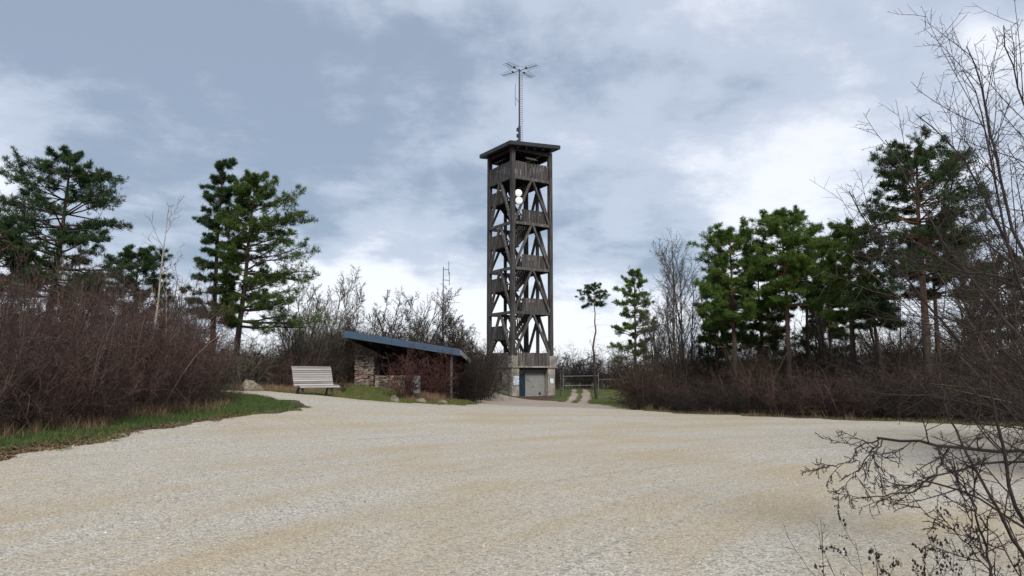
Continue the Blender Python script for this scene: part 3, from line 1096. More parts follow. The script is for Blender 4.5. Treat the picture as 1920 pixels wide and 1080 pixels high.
def shelter_build():
    sx, sy = -5.66, 39.9
    sh = empty('shelter', (sx, sy, 0), 0, 'open hikers shelter with blue grey sloping roof and stone walls left of the tower', 'shelter')
    L_ = lambda x, y, z: (x - sx, y - sy, z)
    FL, FR = np.array(ray_at(645, 627, 38)), np.array(ray_at(863, 662, 39.6))
    BR, BL = np.array([-2.55, 44.4, 2.28]), np.array([-7.9, 44.2, 2.98])
    off = np.array([sx, sy, 0])
    FL, FR, BR, BL = FL - off, FR - off, BR - off, BL - off
    up = np.array([0, 0, .12])
    g = Geo(); g.add([FL - up, FR - up, BR - up, BL - up, FL + up, FR + up, BR + up, BL + up],
                     [[3, 2, 1, 0], [4, 5, 6, 7], [0, 1, 5, 4], [1, 2, 6, 5], [2, 3, 7, 6], [3, 0, 4, 7]])
    part('roof', g, M_DARKW, sh)
    dd = unit(FR - FL)
    # front edge sheets: butt-jointed sections of folded sheet metal
    n = 5
    for i in range(n):
        a = FL + (FR - FL) * (i / n) + dd * .006; c = FL + (FR - FL) * ((i + 1) / n) - dd * .006
        g = Geo(); g.bar(a + [0, -.035, .03], c + [0, -.035, .03], .05, .36); part('fascia_sheet', g, M_BLUE, sh)
    g = Geo(); g.bar(FR + [.03, 0, .02], BR + [.03, 0, .02], .04, .26); part('end_trim', g, M_GARAGE, sh)
    g = Geo(); g.bar(FL + [-.03, 0, .02], BL + [-.03, 0, .02], .04, .26); part('end_trim', g, M_BLUE, sh)
    for i in range(7):
        t = (i + .5) / 7
        a, c = FL + (FR - FL) * t, BL + (BR - BL) * t
        g = Geo(); g.bar(a - [0, -.15, .21], c - [0, .1, .21], .10, .18); part('rafter', g, M_DARKW, sh)
    rng = np.random.default_rng(3)
    zg = g1(-8.0, 39.9)
    g = Geo(); stones(g, *(-8.47 - sx, -7.42 - sx), -.3, .35, zg - .25, 2.52, rng); o = part('stone_wall', g, M_STONEW, sh); o['kind'] = 'stuff'
    g = Geo(); stones(g, *(-7.38 - sx, -5.4 - sx), -.28, .25, .35, 1.46, rng); o = part('low_stone_wall', g, M_STONEW, sh); o['kind'] = 'stuff'
    # dark board walls at the back
    nb = 24
    for i in range(nb):
        x = -7.85 + (i + .5) / nb * 5.0
        zt_ = 2.9 - (x + 7.85) * .135
        g = Geo(); g.box((x - sx, 2.9 + (.01 if i % 2 else 0), (.0 + zt_) / 2), (.2, .03, zt_)); part('board', g, M_DARKW, sh)
    for x, y, zb, ztp in ((-7.25, 39.9, 1.4, 3.0), (-5.2, 43.6, 0.2, 2.6), (-2.9, 43.6, -.2, 2.3)):
        g = Geo(); g.box((x - sx, y - sy, (zb + ztp) / 2), (.14, .14, ztp - zb)); part('wooden_post', g, M_DARKW, sh)
    p = ray_at(846, 750, 39.8)
    g = Geo(); g.box((p[0] - sx, p[1] - sy, (p[2] - .1 + 2.5) / 2), (.11, .11, 2.6 - p[2])); part('steel_post', g, M_STEEL, sh, 'pale blue grey steel post at the low end')
    # pale block panel under the roof
    for i in range(4):
        g = Geo(); g.box((-5.14 - sx, -.35, .66 + i * .235), (.44, .3, .215)); part('block', g, m_blk, sh)
    # window opening frame above the low wall
    g = Geo()
    for x in (-7.3, -6.62): g.box((x - sx, .0, 1.75), (.06, .08, .56))
    g.box((-6.96 - sx, 0, 2.02), (.74, .07, .06)); part('opening_frame', g, M_TOWER, sh)
    # bench inside the open end
    g = Geo(); g.box((-3.9 - sx, -.2, .47), (.95, .4, .06)); 
    for x in (-4.25, -3.55): g.box((x - sx, -.2, .2), (.08, .36, .5))
    part('inner_bench', g, M_TOWER, sh)


m_blk = m_plain('pale_blue_grey_block', (.24, .27, .30), .85, 0, .3, 6.0, .4)
shelter_build()


# ------------------------------------------------------------------ bench
def bench_build():
    x, y = wx(590, 30), 30.0
    z = g1(x, y)
    yaw = R(42)
    b = empty('park_bench', (x, y, z), yaw, 'silvery slatted wooden lounging bench beside the path left of the shelter', 'bench')
    # local: x along the bench, -y = front.  curved section from front lip to head
    sec = [(-.50, .335), (-.42, .385), (-.32, .40), (-.22, .395), (-.12, .385), (-.02, .385), (.06, .42), (.105, .505), (.135, .595), (.165, .685),
           (.195, .775), (.225, .865), (.255, .955), (.29, 1.045), (.335, 1.13)]
    Ln = 1.74
    for i in range(len(sec)):
        a = np.array(sec[max(0, i - 1)]); c = np.array(sec[min(len(sec) - 1, i + 1)])
        d = unit(c - a)
        nrm = np.array([-d[1], d[0]])
        Mx = np.array([[1, 0, 0], [0, d[0], nrm[0]], [0, d[1], nrm[1]]])
        g = Geo(); g.box((0, sec[i][0], sec[i][1]), (Ln, .076, .032), Mx); part('slat', g, M_BENCH, b)
    for sx in (-.66, .62):      # curved dark ribs under the slats, arched feet
        P = np.array([[(sx, p[0], p[1] - .04) for p in sec]])
        P[0, :, 1] += np.where(np.array([q[1] for q in sec]) > .45, .045, 0)
        g = Geo(); tube(g, P, np.full((1, len(sec)), .032), 6); part('rib', g, M_DSTEEL, b)
        th = np.linspace(0, math.pi, 11)
        P = np.stack([np.full(11, sx), -.10 - .27 * np.cos(th), .30 * np.sin(th) ** .8 + .02], 1)[None]
        g = Geo(); tube(g, P, np.full((1, 11), .045), 6); part('leg', g, M_DSTEEL, b)


bench_build()


# ------------------------------------------------------------------ boulders
def boulder(px, py, Y, sx, sy, sz, seed, label, group=None):
    rng = np.random.default_rng(seed)
    import bmesh
    bm = bmesh.new()
    bmesh.ops.create_icosphere(bm, subdivisions=3, radius=1)
    off = rng.random(3) * 50
    from mathutils import noise as mn
    for v in bm.verts:
        p = v.co.copy()
        k = 1 + .35 * mn.noise(p * 1.1 + Vector(off)) + .16 * mn.noise(p * 2.6 + Vector(off))
        v.co = Vector((p.x * k * sx, p.y * k * sy, max(-.25, p.z * k) * sz))
    me = bpy.data.meshes.new('boulder')
    bm.to_mesh(me); bm.free()
    me.materials.append(M_ROCK)
    o = link('boulder', me)
    x = wx(px, Y)
    o.location = (x, Y, g1(x, Y))
    o.rotation_euler = (0, 0, rng.uniform(-.4, .4))
    return tag(o, label, 'boulder', group)


boulder(471, 730, 29.6,   .50, .40, .44, 4, 'large pale limestone boulder on the grass left of the bench')
boulder(740, 748, 33.8, .26, .22, .26, 9, 'pale boulder at the foot of the red twigged shrub', 'small boulders along the lot edge')
boulder(789, 751, 35.2, .26, .22, .20, 12, 'low boulder between the two shrubs in front of the shelter', 'small boulders along the lot edge')
boulder(829, 754, 36.0, .26, .2, .17, 15, 'flat boulder in the grass below the steel shelter post', 'small boulders along the lot edge')


# ------------------------------------------------------------------ fence right of the tower
def fence_build():
    Y = 66
    fx0 = wx(1056, Y)
    f = empty('rail_fence', (fx0, Y, g1(fx0, Y)), 0, 'open fence of thin metal rails and posts right of the tower', 'fence')
    zz = lambda px: g1(wx(px, Y), Y) - g1(fx0, Y)
    def post(px, top, mat, r=.06):
        x = wx(px, Y) - fx0
        g = Geo(); g.box((x, 0, (zz(px) - .2 + top) / 2), (2 * r, 2 * r, top - zz(px) + .2)); part('post', g, mat, f)
    for px, top, mt, r in ((1051, 2.1, M_TOWER, .05), (1056, 2.05, M_STEEL, .032), (1122, 2.15, M_STEEL, .035), (1170, 1.75, M_TOWER, .10)):
        post(px, top, mt, r)
    for z in (1.78, .95):
        g = Geo(); g.cyl((0, 0, z), (wx(1122, Y) - fx0, 0, z + .05), .018, None, 6); part('rail', g, M_STEEL, f)
    g = Geo(); g.box(((wx(1122, Y) + wx(1170, Y)) / 2 - fx0, 0, 1.5), (wx(1170, Y) - wx(1122, Y), .05, .11)); part('rail', g, M_PLANK, f, 'brown wooden rail at the right end')


fence_build()


# ------------------------------------------------------------------ woody plants
def stems(rng, n, h, spread, k=6, r=.02, wig=.10, base=.35, up=.12):
    """n stems fanning from the ground"""
    a = rng.random(n) * 2 * math.pi
    b = np.sqrt(rng.random(n)) * base
    P = np.empty((n, k, 3))
    P[:, 0] = np.stack([np.cos(a) * b, np.sin(a) * b, np.full(n, -.08)], 1)
    tilt = rng.uniform(.05, 1, n) * spread
    az = a + rng.normal(size=n) * .6
    d = unit(np.stack([np.cos(az) * tilt, np.sin(az) * tilt, np.ones(n)], 1))
    L = h * rng.uniform(.65, 1.1, n)
    for j in range(1, k):
        d = unit(d + rng.normal(size=(n, 3)) * wig + [0, 0, up])
        P[:, j] = P[:, j - 1] + d * (L / (k - 1))[:, None]
    Rr = r * rng.uniform(.6, 1.2, n)[:, None] * np.linspace(1, .35, k)[None]
    return P, Rr


def shrub_geo(seed, h, spread=.8, n=14, n1=9, n2=7, n3=3, base=.45, r=.02, up=.10, tw=1.0, wig=.16):
    rng = np.random.default_rng(seed)
    g = Geo()
    P, Rr = stems(rng, n, h, spread, 6, r, .12, base, up)
    tube(g, P, Rr, 4)
    P1, R1 = grow(rng, P, Rr, n1, .12, .98, (30, 92), .42, 4, up * .5, wig, .55, .4, .006 * tw)
    tube(g, P1, R1, 3)
    P2, R2 = grow(rng, P1, R1, n2, .12, 1, (25, 75), .48, 3, up * .3, wig, .6, .4, .0045 * tw)
    tube(g, P2, R2, 3)
    if n3:
        P3, R3 = grow(rng, P2, R2, n3, .15, 1, (25, 75), .55, 2, .0, wig, .7, .4, .0038 * tw)
        cones(g, P3[:, 0], P3[:, 1], R3[:, 0])
    return g


def M3(rz, s, loc, sz=None):
    c, q = math.cos(rz), math.sin(rz)
    sz = s if sz is None else sz
    return (np.array([[c * s, -q * s, 0], [q * s, c * s, 0], [0, 0, sz]]), np.array(loc, float))


def thicket(name, protos, spots, mat, label, cat='thicket'):
    """one mass of shrubs: the mesh holds the shrub forms and the points where geometry nodes set them"""
    g = Geo()
    ids = []
    for i, p in enumerate(protos):
        g.merge(p)
        ids.append(np.full(p.n, i))
    n = len(spots)
    sp_ = np.array(spots)
    g.add(np.stack([sp_[:, 0], sp_[:, 1], gz(sp_[:, 0], sp_[:, 1])], 1))
    me = g.mesh(name, mat, True)
    ids = np.concatenate(ids + [100 + np.arange(n) % len(protos)])
    rot = np.zeros((len(ids), 3)); scl = np.ones((len(ids), 3))
    rot[-n:, 2] = np.arange(n) * 2.399
    scl[-n:, 0] = scl[-n:, 1] = sp_[:, 2]; scl[-n:, 2] = sp_[:, 3]
    for nm, ty, ar, key in (('form', 'INT', ids, 'value'), ('turn', 'FLOAT_VECTOR', rot, 'vector'), ('grow', 'FLOAT_VECTOR', scl, 'vector')):
        a = me.attributes.new(nm, ty, 'POINT')
        a.data.foreach_set(key, ar.astype(np.int32 if ty == 'INT' else np.float32).ravel())
    o = link(name, me)
    ng = bpy.data.node_groups.new(name, 'GeometryNodeTree')
    ng.interface.new_socket('Geometry', in_out='INPUT', socket_type='NodeSocketGeometry')
    ng.interface.new_socket('Geometry', in_out='OUTPUT', socket_type='NodeSocketGeometry')
    N = ng.nodes.new
    gi, go, jn = N('NodeGroupInput'), N('NodeGroupOutput'), N('GeometryNodeJoinGeometry')

    def attr(nm, ty):
        a = N('GeometryNodeInputNamedAttribute'); a.data_type = ty; a.inputs['Name'].default_value = nm
        return next(k for k in a.outputs if k.enabled and k.name == 'Attribute')
    fm_, tn, gw = attr('form', 'INT'), attr('turn', 'FLOAT_VECTOR'), attr('grow', 'FLOAT_VECTOR')

    def pick(v):
        c = N('FunctionNodeCompare'); c.data_type = 'INT'; c.operation = 'EQUAL'
        ng.links.new(fm_, c.inputs[2]); c.inputs[3].default_value = v
        sg = N('GeometryNodeSeparateGeometry'); sg.domain = 'POINT'
        ng.links.new(gi.outputs[0], sg.inputs[0]); ng.links.new(c.outputs[0], sg.inputs['Selection'])
        return sg.outputs[0]
    for i in range(len(protos)):
        ip = N('GeometryNodeInstanceOnPoints')
        ng.links.new(pick(100 + i), ip.inputs['Points'])
        ng.links.new(pick(i), ip.inputs['Instance'])
        ng.links.new(tn, ip.inputs['Rotation']); ng.links.new(gw, ip.inputs['Scale'])
        ng.links.new(ip.outputs[0], jn.inputs[0])
    ng.links.new(jn.outputs[0], go.inputs[0])
    o.modifiers.new('plants', 'NODES').node_group = ng
    return tag(o, label, cat, kind='stuff')


def bare_tree(name, seed, x, y, h, mat, bark, label, group, cat='tree', nst=1, spread=.15, n1=10, n2=8, n3=6, n4=3, r=.11, tw=1.0, t0=.3, ang=(25, 55), up=.12, ratio=.42, lean=0.0, cat_copy=None):
    rng = np.random.default_rng(seed)
    P, Rr = stems(rng, nst, h, spread, 9, r, .05, .15 if nst > 1 else .01, .06)
    if lean: P[:, :, 0] += lean * (np.maximum(P[:, :, 2], 0) / h) ** 1.2 * h
    Rr = r * np.linspace(1, .14, 9)[None] * rng.uniform(.75, 1.1, (nst, 1))
    e = empty(name, (x, y, g1(x, y)), 0, label, cat, group)
    g = Geo(); tube(g, P, Rr, 7)
    P1, R1 = grow(rng, P, Rr, n1, t0, .98, ang, ratio, 6, up, .06, .55, .25, .012 * tw)
    tube(g, P1, R1, 5)
    g.build('trunk', bark, e, True)
    g = Geo()
    P2, R2 = grow(rng, P1, R1, n2, .15, 1, (20, 60), .45, 4, up * .6, .08, .5, .35, .008 * tw)
    tube(g, P2, R2, 3)
    P3, R3 = grow(rng, P2, R2, n3, .1, 1, (20, 65), .5, 3, up * .4, .15, .6, .35, .006 * tw)
    tube(g, P3, R3, 3)
    if n4:
        P4, R4 = grow(rng, P3, R3, n4, .1, 1, (20, 65), .55, 2, .05, .1, .7, .4, .005 * tw)
        cones(g, P4[:, 0], P4[:, 1], R4[:, 0])
    g.build('crown', mat, e, True)
    return e


# ------------------------------------------------------------------ pines
def pine(seed, h, r, prof, clear, nl, needles, tuft=.17, dens=1.0, lean=0.0, wig=.012, subs=9, droop=0.0, dead=8, flat=.38, rise=.42, nm_wide=False):
    """returns (trunk geo, crown geo). prof: list of (t, left reach, right reach) along the crown, in metres"""
    rng = np.random.default_rng(seed)
    nl = int(nl * 1.7)
    subs = max(6, subs - 1)
    k = 14
    tt = np.linspace(0, 1, k)
    off = np.cumsum(rng.normal(size=(k, 2)) * wig * h / k * 1.6, 0)
    P = np.stack([off[:, 0] + lean * h * tt, off[:, 1], tt * h - .1], 1)
    P[0, :2] = 0
    Rr = r * (1 - .86 * tt ** 1.1)
    tg = Geo(); tube(tg, P[None], Rr[None], 8)
    cg = Geo()
    pt = np.array(prof)

    def trunk(t):
        f = np.clip(t, 0, 1) * (k - 1)
        i = min(int(f), k - 2)
        return P[i] + (P[i + 1] - P[i]) * (f - i), Rr[i] + (Rr[i + 1] - Rr[i]) * (f - i)
    limbsP, limbsR = [], []
    for i in range(nl):
        nw = max(5, int(h * (1 - clear) / .62))
        u = (min(int(i / nl * nw), nw - 1) + .5 + rng.normal() * .16) / nw
        u = min(max(u, 0.0), 1.0)
        t = clear + (1 - clear) * u * .985
        az = i * 2.399 + rng.normal() * .35
        rl, rr = np.interp(t, pt[:, 0], pt[:, 1]), np.interp(t, pt[:, 0], pt[:, 2])
        c = math.cos(az)
        wgt = .5 + .5 * c
        reach = (1.2 if nm_wide else 1.08) * (rr * wgt + rl * (1 - wgt)) * (.8 + .2 * abs(c)) * rng.uniform(.5, 1.08) * min(1.0, (1 - u) * 3.5 + .4)
        reach = max(reach, .25)
        p0, r0 = trunk(t)
        el = (1 - u) * (-.08 - droop) + u ** 1.5 * rise + (.25 if u > .95 else 0) + rng.normal() * .10
        d = np.array([math.cos(az) * math.cos(el), math.sin(az) * math.cos(el), math.sin(el)])
        kk = 7
        Q = [p0]
        Ln = reach / max(math.cos(el), .55)
        for j in range(1, kk):
            d = unit(d + rng.normal(size=3) * .11 + np.array([0, 0, .045 - droop * .1]))
            Q.append(Q[-1] + d * Ln / (kk - 1))
        limbsP.append(Q)
        limbsR.append(np.clip(.018 * Ln + .008, .01, r0 * .55) * np.linspace(1, .25, kk))
    LP, LR = np.array(limbsP), np.array(limbsR)
    tube(tg, LP, LR, 5)
    # side shoots, mostly in the plane of the limb
    SP, SR = grow(rng, LP, LR, subs, .30, 1.0, (25, 75), .42, 4, .05, .12, .5, .4, .006)
    mid = SP[:, :1, 2]
    SP[:, :, 2] = mid + (SP[:, :, 2] - mid) * flat + .02
    S2, R2 = grow(rng, SP, SR, 4, .25, 1.0, (25, 65), .55, 3, .05, .12, .6, .5, .005)
    tube(tg, SP, SR, 3)
    # dead stubs on the bole
    if dead:
        DP, DR = grow(rng, P[None], Rr[None], dead, .12, clear + .05, (65, 100), .10 * 1.2, 4, -.02, .15, .12, .3, .008)
        tube(tg, DP, DR, 3)
        D2, DR2 = grow(rng, DP, DR, 4, .3, 1, (30, 70), .5, 3, 0, .15, .6, .4, .005)
        tube(tg, D2, DR2, 3)
    # needle tufts
    spots, dirs = [], []
    for (A, m) in ((SP, 4), (S2, 3), (LP[:, 3:], 4)):
        for q in range(m):
            f = .25 + .75 * (q + rng.random(len(A))) / m
            kk = A.shape[1]
            ff = f * (kk - 1)
            i = np.minimum(ff.astype(int), kk - 2)
            w = (ff - i)[:, None]
            ar = np.arange(len(A))
            spots.append(A[ar, i] * (1 - w) + A[ar, i + 1] * w)
            dirs.append(unit(A[ar, i + 1] - A[ar, i]))
    S = np.concatenate(spots); D = np.concatenate(dirs)
    keep = rng.random(len(S)) < dens
    S, D = S[keep], D[keep]
    nb = 7
    S = np.repeat(S, nb, 0); D = np.repeat(D, nb, 0)
    n = len(S)
    v = unit(D * .55 + unit(rng.normal(size=(n, 3))) + np.array([0, 0, .38]))
    side = unit(np.cross(v, unit(rng.normal(size=(n, 3)))))
    Ln = tuft * rng.uniform(.6, 1.25, n)[:, None]
    wd = .016 * rng.uniform(.7, 1.3, n)[:, None] * tuft / .17
    S = S + rng.normal(size=(n, 3)) * .035
    V = np.stack([S - side * wd * .8, S + side * wd * .8, S + v * Ln], 1)
    cg.add(V.reshape(-1, 3), None, np.arange(n * 3).reshape(-1, 3))
    return tg, cg, needles


def place_pine(geo, px, Y, label, group=None, rz=0, s=1.0, bark=None):
    tg, cg, nm = geo
    x = wx(px, Y)
    e = empty('pine_tree', (x, Y, g1(x, Y)), rz, label, 'tree', group)
    e.scale = (s, s, s)
    tg.build('trunk', bark or M_BARKP, e, True)
    cg.build('crown', nm, e)
    return e


GL, GR = 'pines left of the shelter', 'pines behind the right hand hedge'


def prof_px(rows, Y, base, trunk_px, h):
    """rows of (py, left px, right px) -> (t, left m, right m)"""
    out = []
    for py, l, r_ in rows:
        z = zt(py, Y)
        out.append(((z - base) / h, max(.1, (trunk_px - l) * Y / F), max(.1, (r_ - trunk_px) * Y / F)))
    out.sort()
    return out


def auto_pine(seed, px, Y, top, rows, nl, needles, label, group, r=.16, **kw):
    x = wx(px, Y)
    base = g1(x, Y)
    h = zt(top, Y) - base - .55
    pr = prof_px(rows, Y, base, px, h)
    ln = kw.get('lean', 0.0)
    pr = [(t, max(.15, a + ln * h * t), max(.15, b - ln * h * t)) for t, a, b in pr]
    clear = pr[0][0]
    kw.setdefault('nm_wide', group == GR and px > 1300)
    return place_pine(pine(seed, h, r, pr, clear, nl, needles, **kw), px, Y, label, group, bark=M_BARKD if group == GL else None)


auto_pine(11, 72, 33, 264, [(560, -60, 190), (500, -80, 200), (455, -70, 175), (420, -60, 190), (398, -40, 226), (370, -40, 150), (345, -20, 195), (310, 10, 145), (285, 40, 135), (264, 95, 130)], 52,
          M_NDARK, 'big dark wide branched pine at the far left above the thicket', GL, r=.2, lean=.07, subs=10, rise=.25)
auto_pine(12, 244, 39, 452, [(600, 165, 330), (560, 175, 320), (510, 185, 305), (480, 200, 290), (452, 255, 285)], 34,
          M_NDARK, 'low dark pine standing behind the pale birch saplings', GL, r=.13, subs=9)
auto_pine(13, 392, 37, 282, [(605, 345, 425), (585, 335, 425), (520, 345, 435), (470, 360, 445), (420, 355, 450), (360, 345, 450), (330, 372, 450), (300, 385, 430), (282, 390, 415)], 48,
          M_NDARK, 'slim pine with clear trunk, left of the close pair above the bench', GL, r=.17, dead=14, subs=9)
auto_pine(14, 438, 36, 312, [(612, 425, 590), (585, 420, 585), (555, 415, 560), (500, 405, 588), (470, 400, 572), (420, 400, 568), (390, 410, 560), (350, 425, 520), (312, 440, 490)], 60,
          M_NYEL, 'full pine leaning its yellowish crown right, in the pair above the bench', GL, r=.18, dead=14, lean=.06, subs=10)
auto_pine(15, 140, 41, 495, [(600, 90, 190), (550, 95, 185), (510, 120, 170), (495, 135, 155)], 26, M_NDARK, 'small dark pine behind the thicket below the big left pine', GL, r=.1)
auto_pine(16, -30, 30, 400, [(560, -120, 70), (500, -120, 60), (440, -100, 40), (400, -60, 0)], 34, M_NDARK, 'dark pine cut off by the left edge of the picture', GL, r=.16)
# right of the tower
auto_pine(21, 1119, 62, 526, [(572, 1100, 1130), (560, 1080, 1150), (545, 1090, 1145), (535, 1100, 1158), (526, 1108, 1135)], 15, M_NDARK,
          'lone spindly pine with a small tufted crown right of the tower', GR, r=.13, dead=20, wig=.07, subs=6, dens=.8)
auto_pine(22, 1192, 50, 493, [(670, 1150, 1222), (640, 1150, 1225), (590, 1155, 1230), (550, 1155, 1228), (520, 1172, 1225), (493, 1180, 1205)], 40, M_NMID,
          'slender pine left of the bare trees, next to the lone spindly pine', GR, r=.13, subs=7)
auto_pine(23, 1378, 37, 416, [(610, 1345, 1410), (580, 1325, 1430), (520, 1322, 1440), (470, 1315, 1440), (440, 1330, 1435), (416, 1370, 1430)], 46, M_NMID,
          'round crowned pine at the left end of the right hand pine group', GR, r=.16)
auto_pine(24, 1480, 36, 384, [(575, 1450, 1540), (540, 1430, 1555), (480, 1415, 1560), (445, 1418, 1550), (415, 1420, 1540), (398, 1425, 1510), (384, 1440, 1500)], 54, M_NMID,
          'tallest pine in the middle of the right hand group with flat top', GR, r=.17, dead=12)
auto_pine(25, 1512, 38, 430, [(560, 1470, 1570), (500, 1470, 1580), (450, 1480, 1570), (430, 1510, 1560)], 30, M_NMID, 'pine with reddish leaning trunk right of the flat topped pine', GR, r=.13, lean=.03, dead=10)
auto_pine(26, 1430, 39, 470, [(650, 1395, 1460), (610, 1385, 1470), (550, 1385, 1475), (500, 1395, 1470), (470, 1420, 1450)], 38, M_NYEL, 'lower yellowish green pine between the round crowned and the flat topped pines', GR, r=.13)
auto_pine(32, 1345, 41, 500, [(650, 1320, 1380), (620, 1310, 1385), (550, 1318, 1380), (500, 1330, 1365)], 26, M_NMID, 'low pine at the left flank of the right hand pine group', GR, r=.11)
auto_pine(33, 1560, 41, 470, [(630, 1530, 1600), (600, 1515, 1610), (520, 1520, 1605), (470, 1545, 1580)], 28, M_NMID, 'pine filling the gap between the flat topped and the broad pine', GR, r=.12)
auto_pine(34, 1365, 43, 545, [(690, 1320, 1410), (640, 1325, 1405), (590, 1335, 1400), (545, 1350, 1380)], 20, M_NMID, 'short understorey pine below the round crowned pine', GR, r=.09, dead=4)
auto_pine(35, 1452, 44, 530, [(690, 1400, 1505), (640, 1405, 1500), (580, 1420, 1485), (530, 1440, 1465)], 22, M_NYEL, 'short yellowish understorey pine left of the tallest trunk', GR, r=.09, dead=4)
auto_pine(36, 1548, 43, 560, [(690, 1500, 1595), (640, 1505, 1590), (560, 1530, 1570)], 18, M_NDARK, 'short dark understorey pine right of the reddish leaning trunk', GR, r=.09, dead=4)
auto_pine(27, 1602, 34, 404, [(600, 1560, 1660), (540, 1555, 1670), (480, 1552, 1660), (430, 1556, 1650), (404, 1580, 1630)], 46, M_NMID, 'broad pine left of the tall dark pine behind the bare twigs', GR, r=.16, dead=10)
auto_pine(28, 1664, 32, 520, [(610, 1600, 1690), (570, 1590, 1680), (520, 1610, 1650)], 18, M_NDARK, 'half bare pine with strongly leaning trunk above the right hedge', GR, r=.16, lean=-.12, dead=12)
auto_pine(29, 1742, 30, 252, [(520, 1650, 1850), (470, 1690, 1840), (430, 1640, 1850), (390, 1680, 1870), (340, 1660, 1860), (300, 1662, 1840), (270, 1680, 1810), (252, 1740, 1800)], 50, M_NDARK,
          'tall dark pine at the right seen through bare twigs', GR, r=.2, dead=14)
auto_pine(30, 1765, 33, 400, [(560, 1720, 1850), (480, 1720, 1860), (430, 1730, 1840), (400, 1750, 1800)], 30, M_NDARK, 'second dark pine close behind the tall one at the right', GR, r=.15)
auto_pine(31, 1880, 36, 470, [(640, 1830, 1960), (560, 1820, 1970), (470, 1850, 1910)], 32, M_NDARK, 'dark pine near the right edge behind the foreground shrub', GR, r=.15)

# ------------------------------------------------------------------ bare trees
GB = 'pale saplings in the left thicket'
bare_tree('birch_sapling', 41, wx(278, 25), 25, zt(385, 25) - g1(wx(278, 25), 25), M_TWPAL, M_BIRCH, 'taller pale birch sapling rising from the left thicket', GB, n1=9, n2=4, n3=2, n4=0, r=.055, t0=.45, ang=(25, 50), ratio=.22)
bare_tree('birch_sapling', 42, wx(308, 26), 26, zt(425, 26) - g1(wx(308, 26), 26), M_TWPAL, M_BIRCH, 'shorter pale birch sapling just right of the taller one', GB, n1=9, n2=4, n3=2, n4=0, r=.05, t0=.4, ang=(25, 50), ratio=.25)
bare_tree('birch_sapling', 43, wx(122, 22), 22, zt(455, 22) - g1(wx(122, 22), 22), M_TWPAL, M_BARKG, 'thin greyish sapling in front of the big left pine', GB, n1=8, n2=4, n3=2, n4=0, r=.04, t0=.35, ang=(25, 55), ratio=.3)

GT = 'bare trees behind the shelter'
for i, (px, Y, top, mt, lab, n_) in enumerate([
        (590, 48, 528, M_TWPAL, 'pale bare tree right of the pine pair, above the bench', 6),
        (560, 44, 560, M_TWPAL, 'pale bushy bare tree partly behind the yellowish pine', 5),
        (650, 50, 560, M_TWBRN, 'brownish bare tree above the high end of the shelter roof', 5),
        (705, 52, 552, M_TWBRN, 'wide bare tree behind the middle of the shelter roof', 6),
        (752, 50, 540, M_TWGRY, 'tallest grey bare tree behind the shelter roof', 6),
        (800, 53, 562, M_TWBRN, 'brown bare tree left of the thin radio mast', 6),
        (848, 52, 585, M_TWBRN, 'brown bare tree right of the thin radio mast', 6),
        (890, 56, 612, M_TWBRN, 'low bare tree between the shelter and the tower', 5)]):
    x = wx(px, Y)
    bare_tree('bare_tree', 60 + i, x, Y, zt(top + 12, Y) - g1(x, Y), mt, M_BARKG, lab, GT, nst=n_, spread=.75, n1=9, n2=8, n3=6, n4=2, r=.055, t0=.15, ratio=.42, tw=1.9)
GQ = 'bare trees among the right hand pines'
for i, (px, Y, top, lab, n_, ln) in enumerate([
        (1265, 40, 468, 'tall fan shaped bare tree at the left of the right hand group', 4, -.02),
        (1290, 42, 480, 'bare tree with dark trunk just right of the fan shaped one', 3, .01),
        (1232, 45, 540, 'low bare tree leaning left beside the slender pine', 3, -.15),
        (1340, 43, 520, 'bare tree under the round crowned pine', 3, .02),
        (1545, 40, 500, 'bare tree between the flat topped and the broad pine', 3, .0),
        (1668, 34, 470, 'forked bare tree with sinuous dark branches beside the leaning pine', 2, .03),
        (1820, 36, 440, 'bare tree near the right edge behind the hedge', 4, .0),
        (1420, 44, 560, 'thin bare tree among the trunks of the right hand pines', 3, .0)]):
    x = wx(px, Y)
    bare_tree('bare_tree', 80 + i, x, Y, zt(top, Y) - g1(x, Y), M_TWBRN if i % 2 else M_TWGRY, M_BARKG, lab, GQ, nst=n_, spread=.32, n1=10, n2=7, n3=5, n4=2, r=.09, t0=.18, ratio=.40, tw=1.4, lean=ln, ang=(20, 50))

# ------------------------------------------------------------------ thickets
shA = [shrub_geo(100 + i, 2.7, 1.25, 13, 9, 7, 4, .6, .020, .05, 1.0, .24) for i in range(3)]
shB = [shrub_geo(120 + i, 1.7, 1.2, 13, 8, 6, 3, .55, .013, .05, 1.1, .22) for i in range(3)]
shF = [shrub_geo(140 + i, 1.9, 1.0, 9, 7, 5, 2, .5, .025, .08, 3.5) for i in range(3)]


def scatter(rng, poly, n, s, sz):
    poly = np.array(poly)
    out = []
    lo, hi = poly.min(0), poly.max(0)
    best = []
    while len(best) < n:
        c = lo + rng.random((60, 2)) * (hi - lo)
        c = c[sdf_poly(c[:, 0], c[:, 1], poly) < 0]
        if not len(c): continue
        if best:
            b = np.array(best)
            d = np.linalg.norm(c[:, None] - b[None], axis=2).min(1)
            best.append(c[np.argmax(d[:12])])
        else: best.append(c[0])
    for p in best:
        out.append((p[0], p[1], rng.uniform(*s), rng.uniform(*sz)))
    return out


